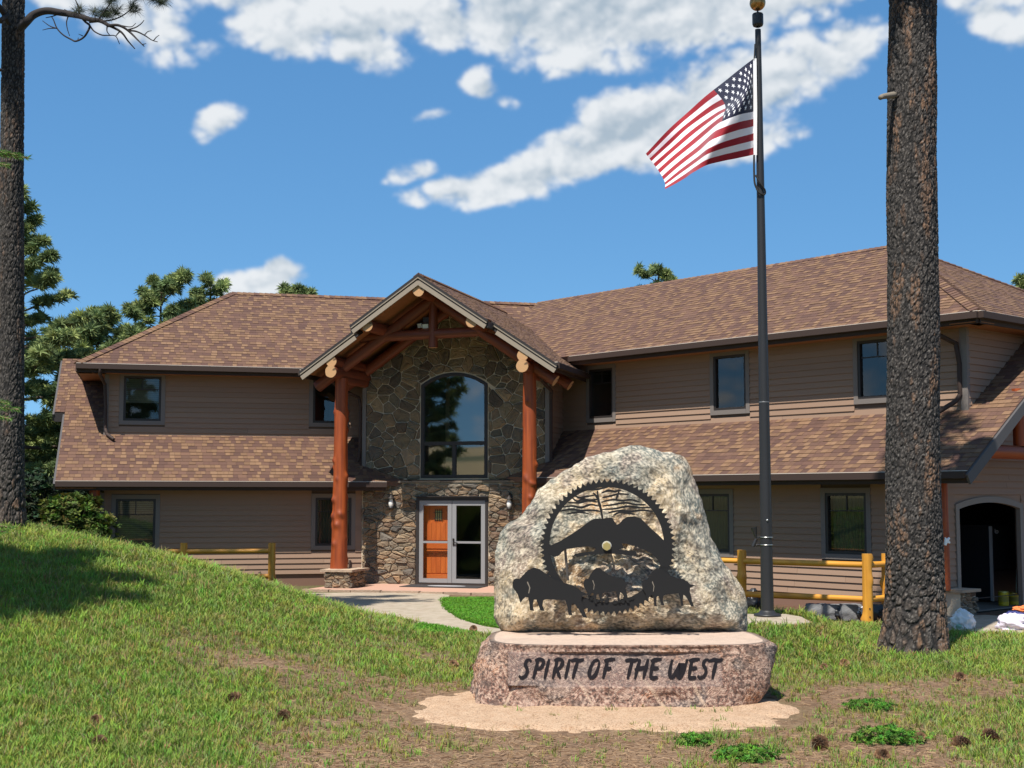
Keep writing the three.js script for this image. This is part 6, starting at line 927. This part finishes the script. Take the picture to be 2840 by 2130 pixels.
// pines outside the picture that throw the shade on the bank and stand mirrored in the panes
pine('pine left of the view whose crown shades the bank', 'pines around the lawn', -9.3, -13.6, { seed: 161, h: 10.4, r0: 0.22, r1: 0.06, cb: 5.0, rad: 2.0, n: 60, dens: 14, spread: 0.16, tuft: midTuft, ts: 1.6, prof: ringProf });
[[-26.8, -1.4, 11.5, 163], [-20, 9, 12, 165], [-33, 2, 15, 167], [-12, 16, 12, 169], [4, 24, 14, 171]].forEach(([x, z, h, s], i) => pine('pine behind the viewpoint mirrored in the lodge windows, tree ' + ['by the drive', 'near the road', 'farthest off', 'on the lawn', 'facing the garage'][i], 'pines around the lawn', x, z, { seed: s, h, r0: 0.25, cb: 2.5, rad: 3, n: 50, dens: 8, spread: 0.2, ts: 1.6 }));
{ // young spruce whose twig tips reach in at the left edge
  reseed(173); const x = -3.0, z = -4.7, t = thing('young_spruce', V(x, H(x, z), z), 'light green spruce twig tips reaching in at the left edge', 'spruce'); mesh('trunk', tint(tube([V(x, -0.1, z), V(x, 2, z), V(x, 4.2, z)], 0.06, 0.01, 12, 8), () => [0.12, 0.08, 0.05]), barkMat, t);
  const needles = [], geo = []; const n1 = tuftGeo(1, 1, 0.1);
  const twig = (pts, dens = 1) => { const c = new THREE.CatmullRomCurve3(pts), L = c.getLength(); geo.push(tube(pts, 0.006, 0.003, 16, 6)); for (let k = 0; k < L * 420 * dens; k++) { const u = Math.pow(rng(), 0.8), p = c.getPoint(u), d = c.getTangent(u), r = V(rr(-1, 1), rr(-1, 1), rr(-1, 1)).cross(d).normalize(), up = d.clone().multiplyScalar(0.9).addScaledVector(r, 0.75).normalize(); needles.push([p, rr(0.016, 0.026), rng() * 6, up, mix3([0.13, 0.3, 0.05], [0.22, 0.42, 0.1], rng())]); } };
  for (const [a, b, ex, ey] of [[62, 341, 0, 0], [38, 335, 1, 0], [20, 358, 1, 0], [10, 330, 1, 0], [40, 885, 0, 0], [20, 872, 1, 0], [22, 905, 1, 0], [30, 1140, 0, 0], [14, 1150, 1, 0]]) { const e = px(a, b, 4.6), s = V(x, e.y + 0.12, z); twig([s, s.clone().lerp(e, 0.5).add(V(0, 0.03, 0)), s.clone().lerp(e, 0.85).add(V(0, ex ? 0.02 : 0.005, 0)), e]); }
  for (let i = 0; i < 26; i++) { const y = rr(0.8, 4), a = rr(1.7, 4.6), L = 1.1 * (1 - y / 4.6); twig([V(x, y, z), V(x + Math.cos(a) * L * 0.6, y - 0.02, z + Math.sin(a) * L * 0.6), V(x + Math.cos(a) * L, y + 0.05, z + Math.sin(a) * L)], 0.4); }
  mesh('twigs', geo, mat([0.2, 0.16, 0.08], 0.9), t).userData.kind = 'stuff';
  const ng = new THREE.ConeGeometry(0.055, 1, 4).translate(0, 0.5, 0); scatter('needles', ng, needleMat, needles, t);
}
// ---------------------------------------------------------------- shrubs, weeds, grass, cones
reseed(181);
function leafGeo(n, len, wid, rise = 0.5) { const pos = []; for (let i = 0; i < n; i++) { const a = rng() * 6.283, e = rr(rise * 0.2, rise * 1.6), d = V(Math.cos(a) * Math.cos(e), Math.sin(e), Math.sin(a) * Math.cos(e)), s = new THREE.Vector3().crossVectors(d, V(0, 1, 0)).normalize().multiplyScalar(wid / 2), L = len * rr(0.6, 1.1), b = d.clone().multiplyScalar(L * 0.15), m = d.clone().multiplyScalar(L * 0.55), t = d.clone().multiplyScalar(L); t.y -= L * 0.12; for (const p of [b, m.clone().add(s), t, b, t, m.clone().sub(s)]) pos.push(p.x, p.y, p.z); } return geoFrom(pos); }
function bush(name, label, cat, group, c, sx, sy, sz, n, leaf, cA, cB, ls, seed, mt) { reseed(seed); const t = thing(name, c.clone().add(V(0, -sy, 0)), label, cat, group), list = [], st = []; for (let i = 0; i < n; i++) { const a = rng() * 6.283, u = rr(-0.9, 1), r = Math.sqrt(1 - u * u) * Math.pow(rng(), 0.3), k = 1 + 0.5 * noise(Math.cos(a) * 2 + seed, u * 2, Math.sin(a) * 2), p = V(c.x + Math.cos(a) * r * sx * k, c.y + u * sy * k, c.z + Math.sin(a) * r * sz * k); list.push([p, ls * rr(0.7, 1.3), rng() * 6.28, V(rr(-0.6, 0.6) + Math.cos(a) * 0.4, 1, rr(-0.6, 0.6) + Math.sin(a) * 0.4).normalize(), mix3(cA, cB, Math.pow(rng(), 1.3)).map((v) => v * (0.6 + 0.6 * rng()))]); } for (let i = 0; i < 9; i++) { const a = rng() * 6.28; st.push(tube([V(c.x, c.y - sy, c.z), V(c.x + Math.cos(a) * sx * 0.4, c.y, c.z + Math.sin(a) * sz * 0.4), V(c.x + Math.cos(a) * sx * 0.8, c.y + sy * 0.7, c.z + Math.sin(a) * sz * 0.8)], 0.012 * sx + 0.003, 0.003, 8, 5)); } mesh('stems', st, mat([0.12, 0.1, 0.05], 0.9), t).userData.kind = 'stuff'; scatter('leaves', leaf, mt || weedMat, list, t); return t; }
const leafClump = leafGeo(9, 0.16, 0.07, 0.5), weedLeaf = leafGeo(10, 0.05, 0.016, 0.7), darkLeaf = leafGeo(9, 0.15, 0.06, 0.5);
bush('leafy_shrub', 'yellow green leafy shrub on the bank beside the corner log post', 'shrub', 'shrubs beyond the bank', V(-10.15, 1.35, -31.5), 0.9, 0.75, 0.6, 1700, leafClump, [0.07, 0.12, 0.02], [0.2, 0.25, 0.05], 0.85, 183);
bush('leafy_shrub', 'dark bluish shrub between the left trunk and the yellow green shrub', 'shrub', 'shrubs beyond the bank', V(-11.3, 1.75, -32), 0.7, 0.85, 0.6, 1400, darkLeaf, [0.03, 0.06, 0.03], [0.08, 0.12, 0.06], 0.85, 185);
bush('leafy_shrub', 'slender dark shrub stem close against the corner log post', 'shrub', 'shrubs beyond the bank', V(-9.95, 2.1, -32.3), 0.2, 0.65, 0.2, 260, darkLeaf, [0.03, 0.05, 0.02], [0.1, 0.14, 0.04], 0.7, 187);
const wd = 'dark green weed clumps in the lawn';
for (const [x, z, sx, sy, n, lab, s] of [[1.95, -11.5, 0.17, 0.08, 420, 'dark green ferny weed clump in the middle of the foreground below the gravel bed', 191], [3.36, -12.35, 0.21, 0.1, 560, 'biggest dark green weed clump at lower right with a cone beside it', 193], [3.66, -14.1, 0.17, 0.07, 300, 'small green weed clump right of the gravel bed', 195], [1.62, -12.2, 0.11, 0.07, 200, 'tiny green weed sprig just below the gravel bed edge', 197]]) bush('weed_clump', lab, 'weed', wd, V(x, H(x, z) + sy * 0.35, z), sx * 1.5, sy * 0.75, sx * 1.35, Math.round(n * 1.15), weedLeaf, [0.07, 0.2, 0.02], [0.2, 0.4, 0.06], 0.75, s);
// grass
{
  reseed(201);
  const blades = (n, len, wid, spread, lean) => { const pos = [], nor = []; for (let i = 0; i < n; i++) { const a = rng() * 6.283, r = spread * Math.sqrt(rng()), b = V(Math.cos(a) * r, -0.006, Math.sin(a) * r), la = rng() * 6.283, L = len * rr(0.45, 1.15), k = lean * rr(0.3, 1.3), d = V(Math.cos(la), 0, Math.sin(la)), s = V(-Math.sin(la), 0, Math.cos(la)).multiplyScalar(wid * rr(0.6, 1.2) / 2), P = (t) => b.clone().add(V(0, L * (t - 0.35 * k * t * t), 0)).addScaledVector(d, L * k * t * t); const p0 = P(0), p1 = P(0.5), p2 = P(0.8), p3 = P(1), q = (v, w) => v.clone().addScaledVector(s, w); for (const v of [q(p0, 1), q(p0, -1), q(p1, 0.95), q(p0, -1), q(p1, -0.95), q(p1, 0.95), q(p1, 0.95), q(p1, -0.95), q(p2, 0.6), q(p1, -0.95), q(p2, -0.6), q(p2, 0.6), q(p2, 0.6), q(p2, -0.6), p3]) { pos.push(v.x, v.y, v.z); const m = V(d.x * -0.25, 1, d.z * -0.25).normalize(); nor.push(m.x, m.y, m.z); } } return geoFrom(pos); };
  const kinds = [blades(8, 0.1, 0.0095, 0.06, 0.6), blades(8, 0.075, 0.0135, 0.07, 0.9), blades(6, 0.16, 0.008, 0.06, 0.6)], lists = [[], [], []];
  const stop = (x, z) => inPoly(x, z, pathEdge) || sandEdge(x, z) > 0.02 && rng() > 0.045 || (x > -0.35 && x < 2.75 && z < -14.1 && z > -16.4) || (x > 3.0 && x < 4.4 && z < -19.4 && z > -21.25) || Math.hypot(x - 5.63, z + 19.3) < 0.5 || (x > 6.9 && z < -21.9 + (x - 7) * 0.35) || (x > 4.7 && z < -23.3) || (z < -30.2) || (z < -29.2 && x > -6);
  const add = (x, z, dens) => {
    if (stop(x, z)) return; const d = -z, l = lush(x, z), isl = isIsland(x, z); if (d > 23.7 && x > 3.3) { if (rng() > 0.06) return; }
    if (!isl && rng() > clamp(l * 0.95 + 0.1, 0.05, 1)) return;
    const tone = 0.5 + 0.8 * fbm(x * 0.5, 11, z * 0.5, 3) + rr(-0.25, 0.25); let c = mix3([0.15, 0.27, 0.04], [0.36, 0.44, 0.08], clamp(tone)); if (rng() < 0.2 + 0.3 * (1 - clamp(l))) c = mix3(c, [0.36, 0.29, 0.13], rr(0.4, 0.95)); if (isl) c = mix3([0.09, 0.26, 0.012], [0.16, 0.38, 0.025], rng()); c = c.map((v) => v * rr(0.7, 1.25));
    const k = isl ? 1 : rng() < 0.55 ? 0 : rng() < 0.7 ? 1 : 2, s = (isl ? 1.0 : rr(0.6, 1.25) * lerp(0.7, 1.05, clamp(l))) * lerp(1, 1.2, ss(14, 26, d)); lists[k].push([V(x, H(x, z) + (sandEdge(x, z) > 0.02 ? 0.02 : 0), z), V(s * lerp(1, 1.3, ss(14, 26, d)), s, s * lerp(1, 1.3, ss(14, 26, d))), rng() * 6.28, null, c]);
  };
  for (let d = 10.3; d < 31; ) { const st = 0.039 * Math.pow(d / 11, 0.75), w = d * 0.39 + 0.6; for (let x = -w; x < w; x += st) add(x + rr(-0.5, 0.5) * st, -d + rr(-0.5, 0.5) * st, 1); d += st; }
  for (let i = 0; i < 9000; i++) { const x = rr(-1.4, 3.6), z = rr(-29.6, -21.7); if (isIsland(x, z)) add(x, z, 1); }
  const gr = new THREE.Group(); gr.name = 'grass'; scene.add(gr); tag(gr, 'green lawn grass growing on the bank and foreground', 'grass', null, 'stuff');
  kinds.forEach((g, i) => { if (lists[i].length) scatter('grass_blades', g, grassMat, lists[i], gr, 'stuff'); }); console.log('grass', lists.map((l) => l.length).join(' '));
  // dry needles and bits of bark on the bare ground
  const bits = []; for (let i = 0; i < 26000; i++) { const d = 10.4 + 10 * Math.pow(rng(), 1.4), x = rr(-1, 1) * (d * 0.39 + 0.3), z = -d; if (sandEdge(x, z) > 0.05 && rng() > 0.03) continue; if (rng() < clamp(lush(x, z)) * 0.8) continue; bits.push([V(x, H(x, z) + 0.004, z), V(rr(0.6, 1.4), rr(0.6, 1.6), 1), rng() * 6.28, V(rr(-0.2, 0.2), 1, rr(-0.2, 0.2)).normalize(), mix3([0.16, 0.085, 0.045], [0.5, 0.34, 0.2], Math.pow(rng(), 1.2))]); }
  scatter('needle_litter', new THREE.BoxGeometry(0.09, 0.004, 0.004), mat([1, 1, 1], 0.95), bits, null, 'stuff').userData.label = 'dry brown pine needles strewn on bare ground'; 
}
{ // pine cones: scales set in spirals
  reseed(211); const pos = [], col = [], core = [0.07, 0.035, 0.018];
  const N = 72; for (let i = 0; i < N; i++) { const t = i / N, a = i * 2.39996, y = lerp(-0.045, 0.05, t), r = 0.036 * Math.sqrt(Math.max(0.05, 1 - Math.pow((t - 0.38) / 0.68, 2))), d = V(Math.cos(a), lerp(-0.25, 0.9, t), Math.sin(a)).normalize(), s = V(-Math.sin(a), 0, Math.cos(a)), b = V(Math.cos(a) * 0.01, y, Math.sin(a) * 0.01), tip = b.clone().addScaledVector(d, r), th = V(0, 0.004, 0), A = b.clone().addScaledVector(s, 0.004), B = b.clone().addScaledVector(s, -0.004), C = tip.clone().addScaledVector(s, -0.0105), D = tip.clone().addScaledVector(s, 0.0105), E = tip.clone().addScaledVector(d, 0.007), U = (p) => p.clone().add(th); const ct = pick([[0.25, 0.13, 0.065], [0.2, 0.1, 0.05], [0.34, 0.2, 0.11]]); for (const [p, c] of [[U(A), core], [U(B), core], [U(C), ct], [U(A), core], [U(C), ct], [U(D), ct], [U(D), ct], [U(C), ct], [U(E), ct], [A, core], [D, core], [C, core], [A, core], [C, core], [B, core], [D, core], [E, ct], [C, core], [D, core], [U(D), ct], [E, ct], [C, core], [E, ct], [U(C), ct]]) { pos.push(p.x, p.y, p.z); col.push(...c); } }
  const scales = geoFrom(pos, col), cg = new THREE.SphereGeometry(0.022, 10, 8).scale(1, 2, 1); tint(cg, () => core); const coneM = mat([1, 1, 1], 0.85, { vc: true });
  const spots = [[-2.15, -12.98, 'open brown pine cone on bare litter in the lower left middle'], [-3.71, -12.32, 'brown pine cone at lower left among grass, the upper of two'], [-3.44, -11.52, 'brown pine cone at lower left near the bottom edge, the lower of two'], [-0.74, -17.5, 'pine cone in the grass just left of the base stone, the upper one'], [-0.47, -17.1, 'pine cone close against the left foot of the base stone'], [3.93, -17.31, 'large dark pine cone right of the base stone below the fence'], [2.66, -11.94, 'large brown pine cone under the gravel bed near the bottom'], [3.62, -12.27, 'pine cone leftmost of the trio at lower right'], [3.92, -12.05, 'pine cone in the middle of the trio at lower right'], [4.27, -12.32, 'reddish pine cone rightmost of the trio at lower right'], [3.07, -11.46, 'pine cone tucked under the biggest weed clump'], [4.23, -17.5, 'faded pine cone before the foot of the thick trunk'], [5.3, -16.3, 'pale brown pine cone right of the thick trunk foot'], [-2.75, -13.6, 'half buried pine cone left of the bare litter patch'], [-5.2, -21.6, 'dark pine cone on the sunny top of the bank'], [4.99, -18.75, 'dark pine cone against the left root of the thick trunk'], [-0.62, -22.0, 'pine cone lying on the concrete walk edge']];
  spots.forEach(([x, z, lab], i) => { const p = V(x, (i === 16 ? 0.022 : H(x, z)) + 0.035, z), t = thing('pine_cone', p, lab, 'pine cone', 'pine cones lying on the lawn'); for (const [n, g] of [['cone_scales', scales], ['cone_core', cg]]) { const m = new THREE.Mesh(g, coneM); m.name = n; m.castShadow = m.receiveShadow = true; if (n === 'cone_scales') m.userData.kind = 'stuff'; t.add(m); } t.rotation.set(rr(0.9, 1.8), rng() * 6.28, rr(-0.6, 0.6)); const k = rr(1.15, 1.5); t.scale.set(k, k, k); });
}
renderer.render(scene, camera);
